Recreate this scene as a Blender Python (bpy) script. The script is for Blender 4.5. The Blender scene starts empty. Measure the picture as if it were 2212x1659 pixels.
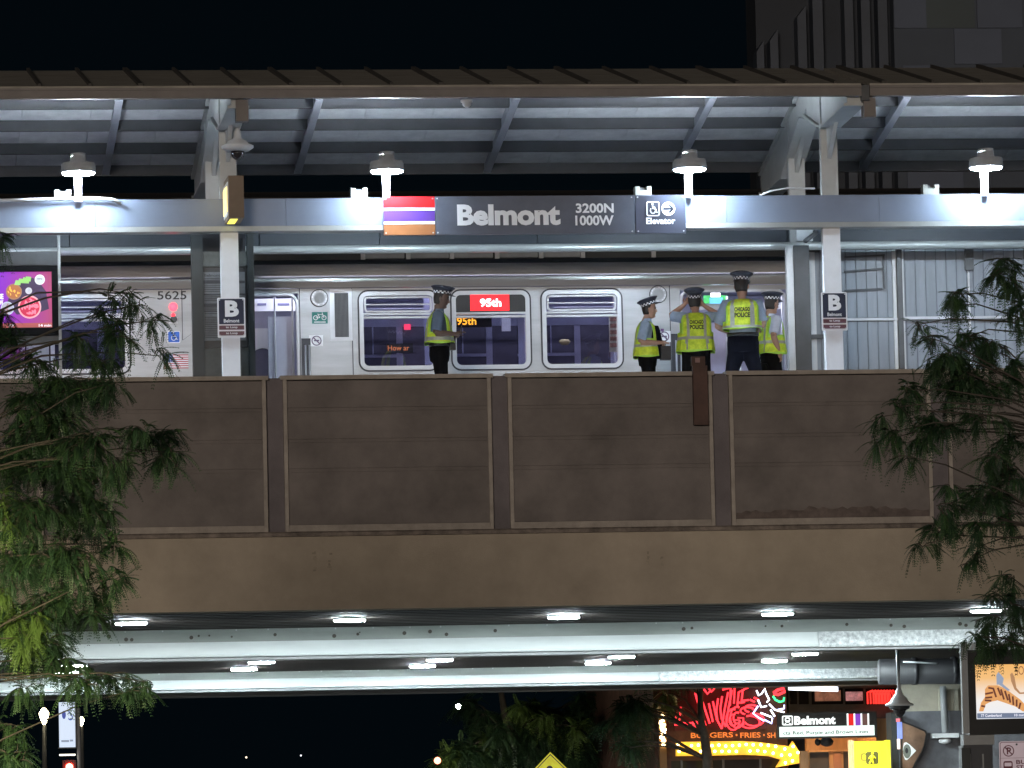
import bpy, bmesh, math, random
from mathutils import Vector, Matrix
R = math.radians
random.seed(7)
scene = bpy.context.scene
col = scene.collection

# ------------------------------------------------------------------ camera
# Fitted from the photograph's vanishing points.  U = unit of measure: the photo seen 2212 px wide.
FPX, PW, PH = 12000.0, 2212.0, 1659.0
ROLL = 0.0223
_p = math.atan(1035 / FPX)
cZ = Vector((0, math.cos(_p), -math.sin(_p)))
cY = Vector((-1607, -1035, -FPX)).normalized()
cX = cY.cross(cZ)
Mcw = Matrix.Rotation(ROLL, 3, 'Z') @ Matrix((cX, cY, cZ)).transposed()
Mwc = Mcw.transposed()
_d = Mwc @ Vector((0, 0, -1))
CAM = Vector((-_d.x / _d.y * 72.0, -72.0, 1.6))
cd = bpy.data.cameras.new('camera')
cam = bpy.data.objects.new('camera', cd); col.objects.link(cam)
cam.matrix_world = Matrix.Translation(CAM) @ Mwc.to_4x4()
cd.sensor_width = 36; cd.lens = 36 * FPX / PW
cd.clip_start = 1; cd.clip_end = 3000
scene.camera = cam

def at(u, v, Y):
    q = Mwc @ Vector(((u - PW / 2) / FPX, -(v - PH / 2) / FPX, -1))
    return CAM + q * ((Y - CAM.y) / q.y)
def AX(u, v, Y): return at(u, v, Y).x
def AZ(u, v, Y): return at(u, v, Y).z

# ------------------------------------------------------------------ world, sun, exposure
w = bpy.data.worlds.new('World'); scene.world = w; w.use_nodes = True
nt = w.node_tree; bg = nt.nodes['Background']
sky = nt.nodes.new('ShaderNodeTexSky'); sky.sky_type = 'NISHITA'; sky.sun_disc = False
SUN_EL, SUN_AZ = R(14), R(200)
sky.sun_elevation = R(-6); sky.sun_rotation = SUN_AZ
nt.links.new(sky.outputs[0], bg.inputs[0]); bg.inputs[1].default_value = 0.05
bg2 = nt.nodes.new('ShaderNodeBackground'); bg2.inputs[0].default_value = (0.22, 0.55, 0.85, 1); bg2.inputs[1].default_value = 0.0040
ad = nt.nodes.new('ShaderNodeAddShader')
nt.links.new(bg.outputs[0], ad.inputs[0]); nt.links.new(bg2.outputs[0], ad.inputs[1])
nt.links.new(ad.outputs[0], nt.nodes['World Output'].inputs[0])
sl = bpy.data.lights.new('sun', 'SUN'); sl.energy = 1.75; sl.angle = R(10); sl.color = (1.0, 0.88, 0.77)
so = bpy.data.objects.new('sun', sl); col.objects.link(so)
# low warm city glow from the street side, falling on the viaduct's face
so.rotation_euler = Vector((0.26, 1.0, -0.004)).to_track_quat('-Z', 'Y').to_euler()
scene.view_settings.view_transform = 'Standard'; scene.view_settings.look = 'None'
scene.view_settings.exposure = 0; scene.view_settings.gamma = 1
scene.cycles.use_denoising = True
scene.cycles.max_bounces = 6
scene.cycles.sample_clamp_indirect = 4
scene.cycles.caustics_reflective = False; scene.cycles.caustics_refractive = False

# ------------------------------------------------------------------ materials
MATS = {}
def mat(name, c, rough=0.6, metal=0.0, var=0.12, scale=3.0, bump=0.0, bscale=40.0, emit=0.0, stretch=None, spec=0.5, streak=0.0):
    if name in MATS: return MATS[name]
    m = bpy.data.materials.new(name); m.use_nodes = True; MATS[name] = m
    n = m.node_tree.nodes; l = m.node_tree.links; b = n['Principled BSDF']
    b.inputs['Roughness'].default_value = rough; b.inputs['Metallic'].default_value = metal
    b.inputs['Specular IOR Level'].default_value = spec
    b.inputs['Base Color'].default_value = (*c, 1)
    tc = n.new('ShaderNodeTexCoord')
    src = tc.outputs['Object']
    if stretch:
        mp = n.new('ShaderNodeMapping'); mp.inputs['Scale'].default_value = stretch
        l.new(src, mp.inputs[0]); src = mp.outputs[0]
    if var > 0:
        tx = n.new('ShaderNodeTexNoise'); tx.inputs['Scale'].default_value = scale
        tx.inputs['Detail'].default_value = 6; tx.inputs['Roughness'].default_value = 0.65
        l.new(src, tx.inputs['Vector'])
        rp = n.new('ShaderNodeValToRGB')
        lo = [max(0, x * (1 - var * 1.6)) for x in c]; hi = [min(1, x * (1 + var * 1.2)) for x in c]
        rp.color_ramp.elements[0].position = 0.3; rp.color_ramp.elements[1].position = 0.7
        rp.color_ramp.elements[0].color = (*lo, 1); rp.color_ramp.elements[1].color = (*hi, 1)
        l.new(tx.outputs['Fac'], rp.inputs[0]); l.new(rp.outputs[0], b.inputs['Base Color'])
        if emit: l.new(rp.outputs[0], b.inputs['Emission Color'])
    elif emit:
        b.inputs['Emission Color'].default_value = (*c, 1)
    b.inputs['Emission Strength'].default_value = emit
    if streak > 0:
        mp2 = n.new('ShaderNodeMapping'); mp2.inputs['Scale'].default_value = (5, 5, .45); l.new(tc.outputs['Object'], mp2.inputs[0])
        t3 = n.new('ShaderNodeTexNoise'); t3.inputs['Scale'].default_value = 2.2; t3.inputs['Detail'].default_value = 5; l.new(mp2.outputs[0], t3.inputs['Vector'])
        r3 = n.new('ShaderNodeValToRGB'); r3.color_ramp.elements[0].position = .36; r3.color_ramp.elements[1].position = .62
        r3.color_ramp.elements[0].color = (1-streak, 1-streak, 1-streak, 1)
        mm = n.new('ShaderNodeMixRGB'); mm.blend_type = 'MULTIPLY'; mm.inputs[0].default_value = 1
        l.new(rp.outputs[0], mm.inputs[1]); l.new(r3.outputs[0], mm.inputs[2]); l.new(mm.outputs[0], b.inputs['Base Color'])
    if bump > 0:
        t2 = n.new('ShaderNodeTexNoise'); t2.inputs['Scale'].default_value = bscale; t2.inputs['Detail'].default_value = 4
        bp = n.new('ShaderNodeBump'); bp.inputs['Strength'].default_value = bump; bp.inputs['Distance'].default_value = 0.02
        l.new(src, t2.inputs['Vector']); l.new(t2.outputs['Fac'], bp.inputs['Height']); l.new(bp.outputs[0], b.inputs['Normal'])
    return m
def glow(name, c, strength):
    if name in MATS: return MATS[name]
    m = bpy.data.materials.new(name); m.use_nodes = True; MATS[name] = m
    b = m.node_tree.nodes['Principled BSDF']
    b.inputs['Base Color'].default_value = (*[x * 0.5 for x in c], 1)
    b.inputs['Emission Color'].default_value = (*c, 1); b.inputs['Emission Strength'].default_value = strength
    return m
def glass(name, tint, refl=0.10):
    if name in MATS: return MATS[name]
    m = bpy.data.materials.new(name); m.use_nodes = True; MATS[name] = m
    n = m.node_tree.nodes; l = m.node_tree.links
    n.remove(n['Principled BSDF'])
    t = n.new('ShaderNodeBsdfTransparent'); t.inputs[0].default_value = (*tint, 1)
    g = n.new('ShaderNodeBsdfGlossy'); g.inputs['Roughness'].default_value = 0.025
    mx = n.new('ShaderNodeMixShader'); mx.inputs[0].default_value = refl
    l.new(t.outputs[0], mx.inputs[1]); l.new(g.outputs[0], mx.inputs[2]); l.new(mx.outputs[0], n['Material Output'].inputs[0])
    return m

beam_m = mat('beam_paint', (.165, .195, .26), .42, 0, .08, 1.5)
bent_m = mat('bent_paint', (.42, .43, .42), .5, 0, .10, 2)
deck_m = mat('deck_white', (.86, .87, .90), .5, 0, .10, 4, stretch=(1, 1, 1))
purlin_m = mat('purlin_grey', (.07, .07, .075), .55, 0, .12, 3)
rafter_m = mat('rafter_grey', (.33, .34, .38), .5, 0, .10, 3)
roof_m = mat('roof_tan', (.30, .275, .235), .7, 0, .25, 3, .4, 30, stretch=(.6, 6, 6))
seam_m = mat('roof_seam', (.05, .045, .04), .8)
brown_m = mat('fascia_brown', (.15, .13, .12), .55, 0, .12, 2)
conc_m = mat('concrete_panel', (.195, .168, .155), .85, 0, .20, 1.3, .25, 60, streak=.30)
rib_m = mat('concrete_rib', (.40, .35, .305), .85, 0, .18, 3, .25, 60, streak=.3)
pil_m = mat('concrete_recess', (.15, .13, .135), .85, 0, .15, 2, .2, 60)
fas_m = mat('concrete_fascia', (.40, .335, .26), .85, 0, .14, .9, .2, 60, streak=.18)
ledge_m = mat('concrete_ledge', (.20, .165, .14), .9, 0, .35, 6, .5, 40)
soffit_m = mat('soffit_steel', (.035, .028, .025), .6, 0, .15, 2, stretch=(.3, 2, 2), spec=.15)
girder_m = mat('girder_grey', (.33, .355, .33), .5, 0, .12, 1.2, stretch=(.5, 3, 3))
steel_m = mat('stainless', (.43, .44, .46), .36, .55, .13, 1.2, stretch=(.4, 3, 3))
steel2_m = mat('stainless_bright', (.66, .67, .71), .30, .55, .05, 2)
steel3_m = mat('stainless_cove', (.72, .69, .66), .32, .3, .12, 1.2, stretch=(.4, 3, 3))
rubber_m = mat('rubber', (.025, .025, .035), .5)
black_m = mat('black_plastic', (.015, .015, .017), .4)
dark_m = mat('dark_metal', (.06, .062, .065), .45, 0, .2, 3)
dgrey_m = mat('dark_grey_paint', (.022, .026, .026), .5, 0, .2, 2)
grey_m = mat('grey_paint', (.30, .31, .32), .5, 0, .12, 3)
lgrey_m = mat('light_grey_paint', (.55, .56, .57), .45, 0, .1, 3)
white_m = mat('white_paint', (.82, .83, .86), .4, 0, .03, 3)
signgrey_m = mat('sign_grey', (.085, .095, .125), .4, 0, .1, 3)
red_m = mat('sign_red', (.42, .006, .01), .4, 0, .05, 3)
purple_m = mat('sign_purple', (.085, .032, .24), .4, 0, .05, 3)
orange_m = mat('sign_brown', (.33, .125, .045), .4, 0, .05, 3)
lavender_m = mat('interior_panel', (.46, .47, .62), .45, 0, .08, 3)
violet_m = mat('interior_dark', (.085, .08, .125), .4, 0, .2, 3)
polyc_m = mat('polycarbonate', (.21, .23, .26), .35, 0, .12, 2, stretch=(3, 1, .4))
asphalt_m = mat('asphalt', (.05, .05, .05), .9, 0, .2, 2, .3, 60)
pave_m = mat('pavement', (.25, .24, .22), .85, 0, .15, 2)
plat_m = mat('platform_concrete', (.78, .78, .78), .8, 0, .15, 2)
lamp_glow = glow('lamp_white', (.70, .86, 1.0), 500)
soff_glow = glow('soffit_lamp_white', (.82, .96, 1.0), 900)
glass_m = glass('window_glass', (.82, .82, .92), .14)

# ------------------------------------------------------------------ helpers
class MB:
    def __init__(s): s.v = []; s.f = []; s.m = []; s.sm = []
    def add(s, vs, fs, mi=0, smooth=False):
        o = len(s.v); s.v += [tuple(x) for x in vs]
        for f in fs: s.f.append([i + o for i in f]); s.m.append(mi); s.sm.append(smooth)
        return s
    def box(s, x0, x1, y0, y1, z0, z1, mi=0):
        return s.add([(x0,y0,z0),(x1,y0,z0),(x1,y1,z0),(x0,y1,z0),(x0,y0,z1),(x1,y0,z1),(x1,y1,z1),(x0,y1,z1)],
              [(0,3,2,1),(4,5,6,7),(0,1,5,4),(1,2,6,5),(2,3,7,6),(3,0,4,7)], mi)
    def bar(s, p, q, wv, hv, mi=0):
        """box from p to q; wv, hv half-size vectors"""
        p, q, a, b = Vector(p), Vector(q), Vector(wv), Vector(hv)
        vs = [p-a-b, p+a-b, p+a+b, p-a+b, q-a-b, q+a-b, q+a+b, q-a+b]
        return s.add(vs, [(0,3,2,1),(4,5,6,7),(0,1,5,4),(1,2,6,5),(2,3,7,6),(3,0,4,7)], mi)
    def prism(s, pts, y0, y1, mi=0):
        """outline of (x, z) points, thickness along y"""
        n = len(pts)
        vs = [(x, y0, z) for x, z in pts] + [(x, y1, z) for x, z in pts]
        fs = [list(range(n)), list(range(2*n-1, n-1, -1))] + [(i, n+i, n+(i+1)%n, (i+1)%n) for i in range(n)]
        return s.add(vs, fs, mi)
    def prismx(s, pts, x0, x1, mi=0):
        """outline of (y, z) points, thickness along x"""
        n = len(pts)
        vs = [(x0, y, z) for y, z in pts] + [(x1, y, z) for y, z in pts]
        fs = [list(range(n)), list(range(2*n-1, n-1, -1))] + [(i, n+i, n+(i+1)%n, (i+1)%n) for i in range(n)]
        return s.add(vs, fs, mi)
    def ring(s, outer, inner, y0, y1, mi=0):
        n = len(outer)
        vs = [(x,y0,z) for x,z in outer]+[(x,y0,z) for x,z in inner]+[(x,y1,z) for x,z in outer]+[(x,y1,z) for x,z in inner]
        fs = []
        for i in range(n):
            j = (i+1) % n
            fs += [(i,j,n+j,n+i),(2*n+i,3*n+i,3*n+j,2*n+j),(i,2*n+i,2*n+j,j),(n+i,n+j,3*n+j,3*n+i)]
        return s.add(vs, fs, mi)
    def tube(s, pts, radii, n=8, mi=0, caps=True):
        pts = [Vector(p) for p in pts]
        if not isinstance(radii, (list, tuple)): radii = [radii] * len(pts)
        vs = []; up = None
        for i, p in enumerate(pts):
            t = (pts[min(i+1, len(pts)-1)] - pts[max(i-1, 0)]).normalized()
            if up is None:
                up = t.cross(Vector((0.13, .2, 1))) if abs(t.z) < .95 else t.cross(Vector((1, .1, 0)))
            up = (up - t * up.dot(t)).normalized(); b = t.cross(up)
            r = radii[i]; ra, rb = r if isinstance(r, tuple) else (r, r)
            for k in range(n):
                a = 2*math.pi*k/n
                vs.append(p + up*math.cos(a)*ra + b*math.sin(a)*rb)
        fs = []
        for i in range(len(pts)-1):
            for k in range(n):
                fs.append((i*n+k, i*n+(k+1)%n, (i+1)*n+(k+1)%n, (i+1)*n+k))
        if caps: fs += [list(range(n-1,-1,-1)), list(range((len(pts)-1)*n, len(pts)*n))]
        return s.add(vs, fs, mi, True)
    def rings(s, rgs, n=24, mi=0, caps=True, fm=None):
        """rgs: list of (centre, a_vec, b_vec)"""
        vs = []
        for c, a, b in rgs:
            for k in range(n):
                t = 2*math.pi*k/n
                vs.append(Vector(c) + Vector(a)*math.cos(t) + Vector(b)*math.sin(t))
        o = len(s.v)
        s.v += [tuple(x) for x in vs]
        for i in range(len(rgs)-1):
            for k in range(n):
                f = (i*n+k, i*n+(k+1)%n, (i+1)*n+(k+1)%n, (i+1)*n+k)
                s.f.append([x+o for x in f]); s.sm.append(True)
                s.m.append(fm(i, k, sum((vs[x] for x in f), Vector())/4) if fm else mi)
        if caps:
            s.f.append([o+x for x in range(n-1,-1,-1)]); s.m.append(mi); s.sm.append(False)
            s.f.append([o+x for x in range((len(rgs)-1)*n, len(rgs)*n)]); s.m.append(mi); s.sm.append(False)
        return s
    def lathe(s, prof, c, n=24, mi=0):
        c = Vector(c)
        return s.rings([(c+Vector((0,0,z)), (r,0,0), (0,r,0)) for r, z in prof], n, mi)
    def disc(s, c, r, n=24, axis='y', h=0.02, mi=0):
        c = Vector(c)
        if axis == 'y': return s.prism([(c.x+r*math.cos(2*math.pi*k/n), c.z+r*math.sin(2*math.pi*k/n)) for k in range(n)], c.y-h/2, c.y+h/2, mi)
        return s.rings([(c-Vector((0,0,h/2)),(r,0,0),(0,r,0)),(c+Vector((0,0,h/2)),(r,0,0),(0,r,0))], n, mi)
    def ell(s, c, rx, ry, rz, n=12, m=8, mi=0):
        c = Vector(c)
        return s.rings([(c+Vector((0,0,-rz*math.cos(math.pi*i/m))), (max(.001,rx*math.sin(math.pi*i/m)),0,0), (0,max(.001,ry*math.sin(math.pi*i/m)),0)) for i in range(m+1)], n, mi)
    def mesh(s, name, mats):
        me = bpy.data.meshes.new(name); me.from_pydata(s.v, [], s.f)
        for m in (mats if isinstance(mats, (list, tuple)) else [mats]): me.materials.append(m)
        me.polygons.foreach_set('material_index', s.m); me.polygons.foreach_set('use_smooth', s.sm)
        me.update(); return me
    def build(s, name, mats, parent=None, fixn=True):
        me = s.mesh(name, mats)
        if fixn:
            bm = bmesh.new(); bm.from_mesh(me); bmesh.ops.recalc_face_normals(bm, faces=bm.faces); bm.to_mesh(me); bm.free()
        o = bpy.data.objects.new(name, me); col.objects.link(o)
        if parent: o.parent = parent; o.matrix_parent_inverse = Matrix.Translation(parent.location).inverted() if parent.parent is None and parent.type == 'EMPTY' else Matrix.Identity(4)
        return o
def tag(o, label=None, cat=None, group=None, kind=None):
    if label: o['label'] = label
    if cat: o['category'] = cat; o['kind'] = kind or 'thing'
    if group: o['group'] = group
    if kind: o['kind'] = kind
    return o
def thing(name, label, cat, loc=(0,0,0), group=None):
    o = bpy.data.objects.new(name, None); o.empty_display_size = .1; col.objects.link(o); o.location = loc
    return tag(o, label, cat, group)
def one(name, mb, mats, label, cat, group=None): return tag(mb.build(name, mats), label, cat, group)
def copy_thing(o, dx, label, group=None, parent=None):
    c = o.copy(); col.objects.link(c)
    if parent: c.parent = parent; c.matrix_parent_inverse = o.matrix_parent_inverse.copy()
    else: c.location = c.location + Vector(dx); c['label'] = label
    for ch in list(o.children): copy_thing(ch, None, None, None, c)
    return c
def rr(x0, x1, z0, z1, r, n=6):
    out = []
    for cx, cz, a0 in ((x1-r, z1-r, 0), (x0+r, z1-r, 90), (x0+r, z0+r, 180), (x1-r, z0+r, 270)):
        for i in range(n+1):
            a = R(a0 + 90*i/n); out.append((cx+r*math.cos(a), cz+r*math.sin(a)))
    return out
def text_pts(s, bold=.02):
    cu = bpy.data.curves.new('lettering', 'FONT'); cu.body = s; cu.offset = bold; cu.resolution_u = 3
    ob = bpy.data.objects.new('lettering', cu)
    me = bpy.data.meshes.new_from_object(ob)
    vs = [v.co.copy() for v in me.vertices]; fs = [list(p.vertices) for p in me.polygons]
    bpy.data.objects.remove(ob); bpy.data.curves.remove(cu); bpy.data.meshes.remove(me)
    return vs, fs
def text(mb, s, x0, x1, z0, z1, y, mi=0, bold=.02, th=0.004):
    """lettering fitted into the box x0..x1, z0..z1 on the plane y, facing -y"""
    vs, fs = text_pts(s, bold)
    ax, bx = min(v.x for v in vs), max(v.x for v in vs); ay, by = min(v.y for v in vs), max(v.y for v in vs)
    mb.add([(x0+(v.x-ax)/(bx-ax)*(x1-x0), y, z0+(v.y-ay)/max(1e-6,by-ay)*(z1-z0)) for v in vs], fs, mi)
    return mb
def ptext(mb, s, u0, u1, v0, v1, Y, mi=0, bold=.02):
    a = at(u0, v1, Y); b = at(u1, v1, Y); c = at(u0, v0, Y)
    return text(mb, s, a.x, b.x, (a.z+b.z)/2, (a.z+b.z)/2 + (c.z-a.z), Y, mi, bold)
def pbox(mb, u0, u1, v0, v1, Y, th=.02, mi=0):
    """box of thickness th behind plane Y, its face spanning the measured extents"""
    a = at((u0+u1)/2, (v0+v1)/2, Y); x0 = at(u0, (v0+v1)/2, Y).x; x1 = at(u1, (v0+v1)/2, Y).x
    z1 = at((u0+u1)/2, v0, Y).z; z0 = at((u0+u1)/2, v1, Y).z
    return mb.box(x0, x1, Y, Y+th, z0, z1, mi)
def remesh(mb, vox, smooth=2):
    me = mb.mesh('tmp', [black_m]); ob = bpy.data.objects.new('tmp', me); col.objects.link(ob)
    md = ob.modifiers.new('r', 'REMESH'); md.mode = 'VOXEL'; md.voxel_size = vox; md.use_smooth_shade = True
    if smooth:
        s = ob.modifiers.new('s', 'SMOOTH'); s.iterations = smooth; s.factor = .5
    dg = bpy.context.evaluated_depsgraph_get()
    out = bpy.data.meshes.new_from_object(ob.evaluated_get(dg)); bpy.data.objects.remove(ob); bpy.data.meshes.remove(me)
    return out
def obj_from_mesh(name, me, mats, parent=None, label=None):
    me.materials.clear()
    for m in mats: me.materials.append(m)
    me.name = name
    o = bpy.data.objects.new(name, me); col.objects.link(o)
    if parent: o.parent = parent; o.matrix_parent_inverse = Matrix.Translation(parent.location).inverted()
    return o
XL, XR = -11.0, 12.5        # how far the station is built to either side

# ------------------------------------------------------------------ setting
g = MB().add([(-1500,-1500,0),(1500,-1500,0),(1500,1500,0),(-1500,1500,0)], [(0,1,2,3)])
tag(g.build('ground', asphalt_m), kind='structure')
g = MB().box(5.5, 60, -90, 3, .004, .15).box(-60, -13, -90, 3, .004, .15).box(4, 60, 28, 120, .004, .15).box(-60,-13,28,120,.004,.15)
tag(g.build('pavement', pave_m), kind='structure')

# ------------------------------------------------------------------ viaduct
via = thing('rail_viaduct', 'brown concrete railway viaduct with panelled parapet crossing over the street', 'viaduct', (0, 0, 0))
PIL = [-9.0, -6.05, -3.13, -0.17, 2.77, 5.70, 8.65, 11.6]
PW2 = .10
for i in range(len(PIL) - 1):
    x0, x1 = PIL[i] + PW2 + .012, PIL[i+1] - PW2 - .012
    m = MB()
    # face panel with three double grooves: strips standing proud of the grooves
    zs = [(7.58, 7.93), (7.17, 7.535), (6.785, 7.125), (6.05, 6.735)]
    m.box(x0+.045, x1-.045, .05, .25, 6.04, 7.94)
    for a, b in zs: m.box(x0+.05, x1-.05, .025, .06, a+.006, b-.006)
    for a in (7.553, 7.143, 6.755): m.box(x0+.05, x1-.05, .034, .06, a-.013, a+.013)
    p = m.build('parapet_panel', conc_m, via)
    r = MB().box(x0, x0+.05, -.012, .25, 5.965, 7.95).box(x1-.05, x1, -.012, .25, 5.965, 7.95)
    r.prismx([(-.012, 5.965), (.25, 5.965), (.25, 6.045), (.02, 6.05)], x0+.05, x1-.05)
    r.build('panel_frame', rib_m, p)
for x in PIL: MB().box(x-PW2-.012, x+PW2+.012, .07, .24, 5.965, 7.98).build('pilaster', pil_m, via)
cp = MB()
for i in range(len(PIL) - 1): cp.box(PIL[i]+PW2-.02, PIL[i+1]-PW2+.02, -.03, .27, 7.95, 8.005)
cp.build('coping', rib_m, via)
MB().prismx([(-.05, 5.90), (.0, 5.90), (.3, 5.90), (.3, 5.965), (.0, 5.965), (-.03, 5.945)], XL, XR).build('ledge', ledge_m, via)
f = MB().prismx([(-.02, 4.94), (.45, 4.94), (.45, 5.9), (.02, 5.9)], XL, XR)
f.build('fascia_beam', fas_m, via)
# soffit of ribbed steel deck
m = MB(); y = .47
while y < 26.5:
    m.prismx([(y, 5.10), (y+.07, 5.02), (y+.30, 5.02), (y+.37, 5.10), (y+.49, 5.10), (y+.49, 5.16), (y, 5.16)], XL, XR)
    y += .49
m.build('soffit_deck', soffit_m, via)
def girder(y, zt, zb, split):
    zm = zb + (zt-zb)*.50
    g = MB().prismx([(y, zm), (y+.35, zm), (y+.35, zt), (y, zt)], XL, XR).build('girder', girder_m, via)
    bt = MB()
    for k in range(46):
        if random.random() < .7: x = XL+.4+k*.5+random.uniform(-.1, .1); bt.disc((x, y-.004, zt-.05), .012, 8, 'y', .01)
    bt.build('rivets', lgrey_m, g)
    cl = lambda a, b: MB().prismx([(y-.14, zb+.03), (y-.12, zb), (y+.36, zb), (y+.36, zm-.002), (y-.05, zm-.002)], a, b)
    cl(XL, split).build('flange_cladding', clad_m, g)
    x = split+.002
    while x < XR:
        x1 = min(XR, x+random.uniform(1.2, 2.2))
        MB().prismx([(y-.17, zb+.02), (y-.15, zb-.01), (y-.145, zb-.01), (y-.075, zm+.0), (y-.09, zm+.0)], x, x1-.01).build('flaking_sheet', flake_m, g); x = x1
    cl(split+.002, XR).build('flange_cladding', clad_m, g)
    MB().box(XL, XR, y-.05, y+.3, zb-.05, zb-.012).build('flange_plate', grey_m, g)
clad_m = mat('cladding_white', (.82, .86, .86), .4, 0, .06, 1.2, stretch=(.5, 3, 3))
flake_m = mat('girder_flaking', (.72, .76, .79), .5, 0, .30, 16, .5, 40)
girder(7.3, 5.06, AZ(900, 1411, 7.1), AX(1770, 1385, 7.1))
girder(24.6, 5.06, AZ(900, 1480, 24.4), AX(1425, 1465, 24.4))
for k in range(26):
    x = random.uniform(-7, 9); MB().disc((x, 7.285, 4.95-random.random()*.06), random.uniform(.010, .03), 8, 'y', .02).build('rust_stain', mat('rust', (.10, .09, .075), .9), via)
# soot streaks on the fascia and a dirt band along the foot of one panel
st = MB(); stm = mat('soot', (.31, .26, .20), .95, 0, .2, 8)
for u0 in (680, 712, 1402, 1432):
    for k in range(16):
        if random.random() < .8:
            p = at(u0+random.uniform(-3, 3), 1192+k*5+random.uniform(-2, 2), 0); ww = random.uniform(.008, .03)
            st.box(p.x-ww, p.x+ww, .0, .03, p.z-.012, p.z+.012)
st.build('soot_marks', stm, via)
pts = [(AX(1592, 1126, .0), 6.055)] + [(AX(2008, 1110, .0), 6.055)]; n_ = 40; x0, x1 = pts[0][0], pts[1][0]
tops = [(x1+(x0-x1)*k/n_, 6.13+.05*random.random()+(.03 if 8 < k < 26 else 0)) for k in range(n_+1)]
MB().prism(pts+tops, .018, .03).build('dirt_band', mat('dirt', (.125, .098, .088), .95, 0, .3, 6), via)
MB().box(XL, XR, 25.6, 26.4, AZ(900, 1496, 25.6), 8.0).build('far_parapet', brown_m, via)
MB().box(XL, XR, .27, 26.0, 6.4, 6.6).build('track_slab', dark_m, via)
MB().box(XL, XR, .5, 26.0, 5.17, 6.39).build('deck_core', dark_m, via)
rl = MB()
for yy in (1.2, 2.64, 10.2, 11.64, 14, 15.4): rl.box(XL, XR, yy, yy+.07, 6.75, 6.9)
rl.build('rail', steel_m, via)

# soffit lamps: front row and the three rows between the girders
LX = at(755, 1341, 4.6).x; SP = 3.05
def soffit_lamp(x, y, label):
    t = thing('soffit_lamp', label, 'ceiling lamp', (x, y, 5.02), 'flat lamps under the viaduct')
    MB().disc((x, y, 5.02), .225, 20, 'z', .06).build('housing', lgrey_m, t)
    MB().rings([((x,y,4.974),(.21,0,0),(0,.21,0)),((x,y,4.989),(.215,0,0),(0,.215,0))], 24).build('lens', soff_glow, t)
def px_on(u, v, z=4.98):
    q = Mwc @ Vector(((u-PW/2)/FPX, -(v-PH/2)/FPX, -1)); return CAM + q*((z-CAM.z)/q.z)
ordn = ['leftmost', 'second', 'third', 'fourth', 'rightmost']
front = [(283, 1348), (755, 1341), (1218, 1335), (1680, 1328), (2130, 1321)]
for k, (u, v) in enumerate(front):
    p = px_on(u, v); soffit_lamp(p.x, p.y, f'flat white lamp close behind the viaduct edge, {ordn[k]} of that row')
rows = [[(180,1425),(160,1439),(142,1453)], [(592,1418),(565,1432),(527,1447)], [(998,1412),(950,1427),(912,1440)],
        [(1403,1406),(1343,1420),(1292,1434)], [(1810,1400),(1739,1414),(1673,1429)]]
for k, row in enumerate(rows):
    for j, (u, v) in enumerate(row):
        p = px_on(u, v); soffit_lamp(p.x, p.y, f'flat white lamp between the white girders, {("highest", "middle", "lowest")[j]} of three in the {ordn[k]} cluster')

# ------------------------------------------------------------------ platform
pl = thing('station_platform', 'raised concrete station platform behind the viaduct parapet', 'platform', (0, 6.5, 8))
MB().box(XL, XR, 3.9, 9.15, 7.75, 8.0).build('slab', plat_m, pl)
MB().box(XL, XR, 3.88, 4.5, 8.001, 8.012).build('tactile_edge', mat('tactile_blue', (.12,.18,.35), .7), pl)

# ------------------------------------------------------------------ canopy
can = thing('platform_canopy', 'gabled station canopy with tan roof and white slatted underside', 'canopy', (0, 6.6, 12))
RY, RZ, FE, RE = 6.6, 12.99, 3.3, 10.4
FZ = 12.29; REZ = 12.10
joint = AX(1868, 190, 3.3)
for a, b in ((XL, joint-.06), (joint+.06, XR)):
    MB().prismx([(FE-.05, FZ), (RY, RZ), (RY, RZ-.04), (FE-.05, FZ-.04)], a, b).build('roof_panel', roof_m, can)
    fb = MB().box(a, b, FE-.06, FE+.04, 12.115, FZ-.042)
    fb.box(a, b, FE-.08, FE-.061, FZ-.062, FZ-.03)
    fb.build('eave_beam', brown_m, can)
sm_ = MB(); x = XL + .2; k = 0
while x < XR:
    if abs(x - joint) > .2:
        sl_ = (RZ-FZ)/(RY-FE); n = Vector((0, -sl_, 1)).normalized()
        sm_.bar(Vector((x, FE, FZ))+n*.02, Vector((x, RY, RZ))+n*.02, (.022+.012*(k % 3 == 0), 0, 0), n*.025)
    x += .69; k += 1
sm_.build('roof_seam', seam_m, can)
MB().box(joint-.055, joint+.055, FE-.04, FE+.06, 12.06, FZ-.02).build('joint_filler', dark_m, can)
# rear slope, seen from below
dk = (RZ-.16-REZ)/(RE-RY)
dz = lambda y: RZ-.16-(y-RY)*dk
m = MB(); x = XL
while x < XR:
    m.prismx([(RY, dz(RY)), (RE, dz(RE)), (RE, dz(RE)+.06), (RY, dz(RY)+.06)], x, x+.993); x += 1.0
m.build('deck_panel', deck_m, can)
m = MB(); mf = MB().prismx([(FE+.05, FZ-.06), (RY, RZ-.06), (RY, RZ-.10), (FE+.05, FZ-.10)], XL, XR).build('front_deck', brown_m, can)
def deckY(v, u=1106):
    q = Mwc @ Vector(((u-PW/2)/FPX, -(v-PH/2)/FPX, -1))
    for i in range(4000):
        y = 6 + i*.002; P = CAM + q*((y-CAM.y)/q.y)
        if y > RY and P.z > dz(y): return y
    return RE
PUR = [deckY(v) for v in (208, 255, 304, 352)]
for y in PUR:
    m = MB(); h = .165
    m.box(XL, XR, y, y+.05, dz(y)-h, dz(y)-.002).box(XL, XR, y-.035, y+.0, dz(y)-h, dz(y)-h+.02)
    m.build('purlin', purlin_m, can)
yE = RE
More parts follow.
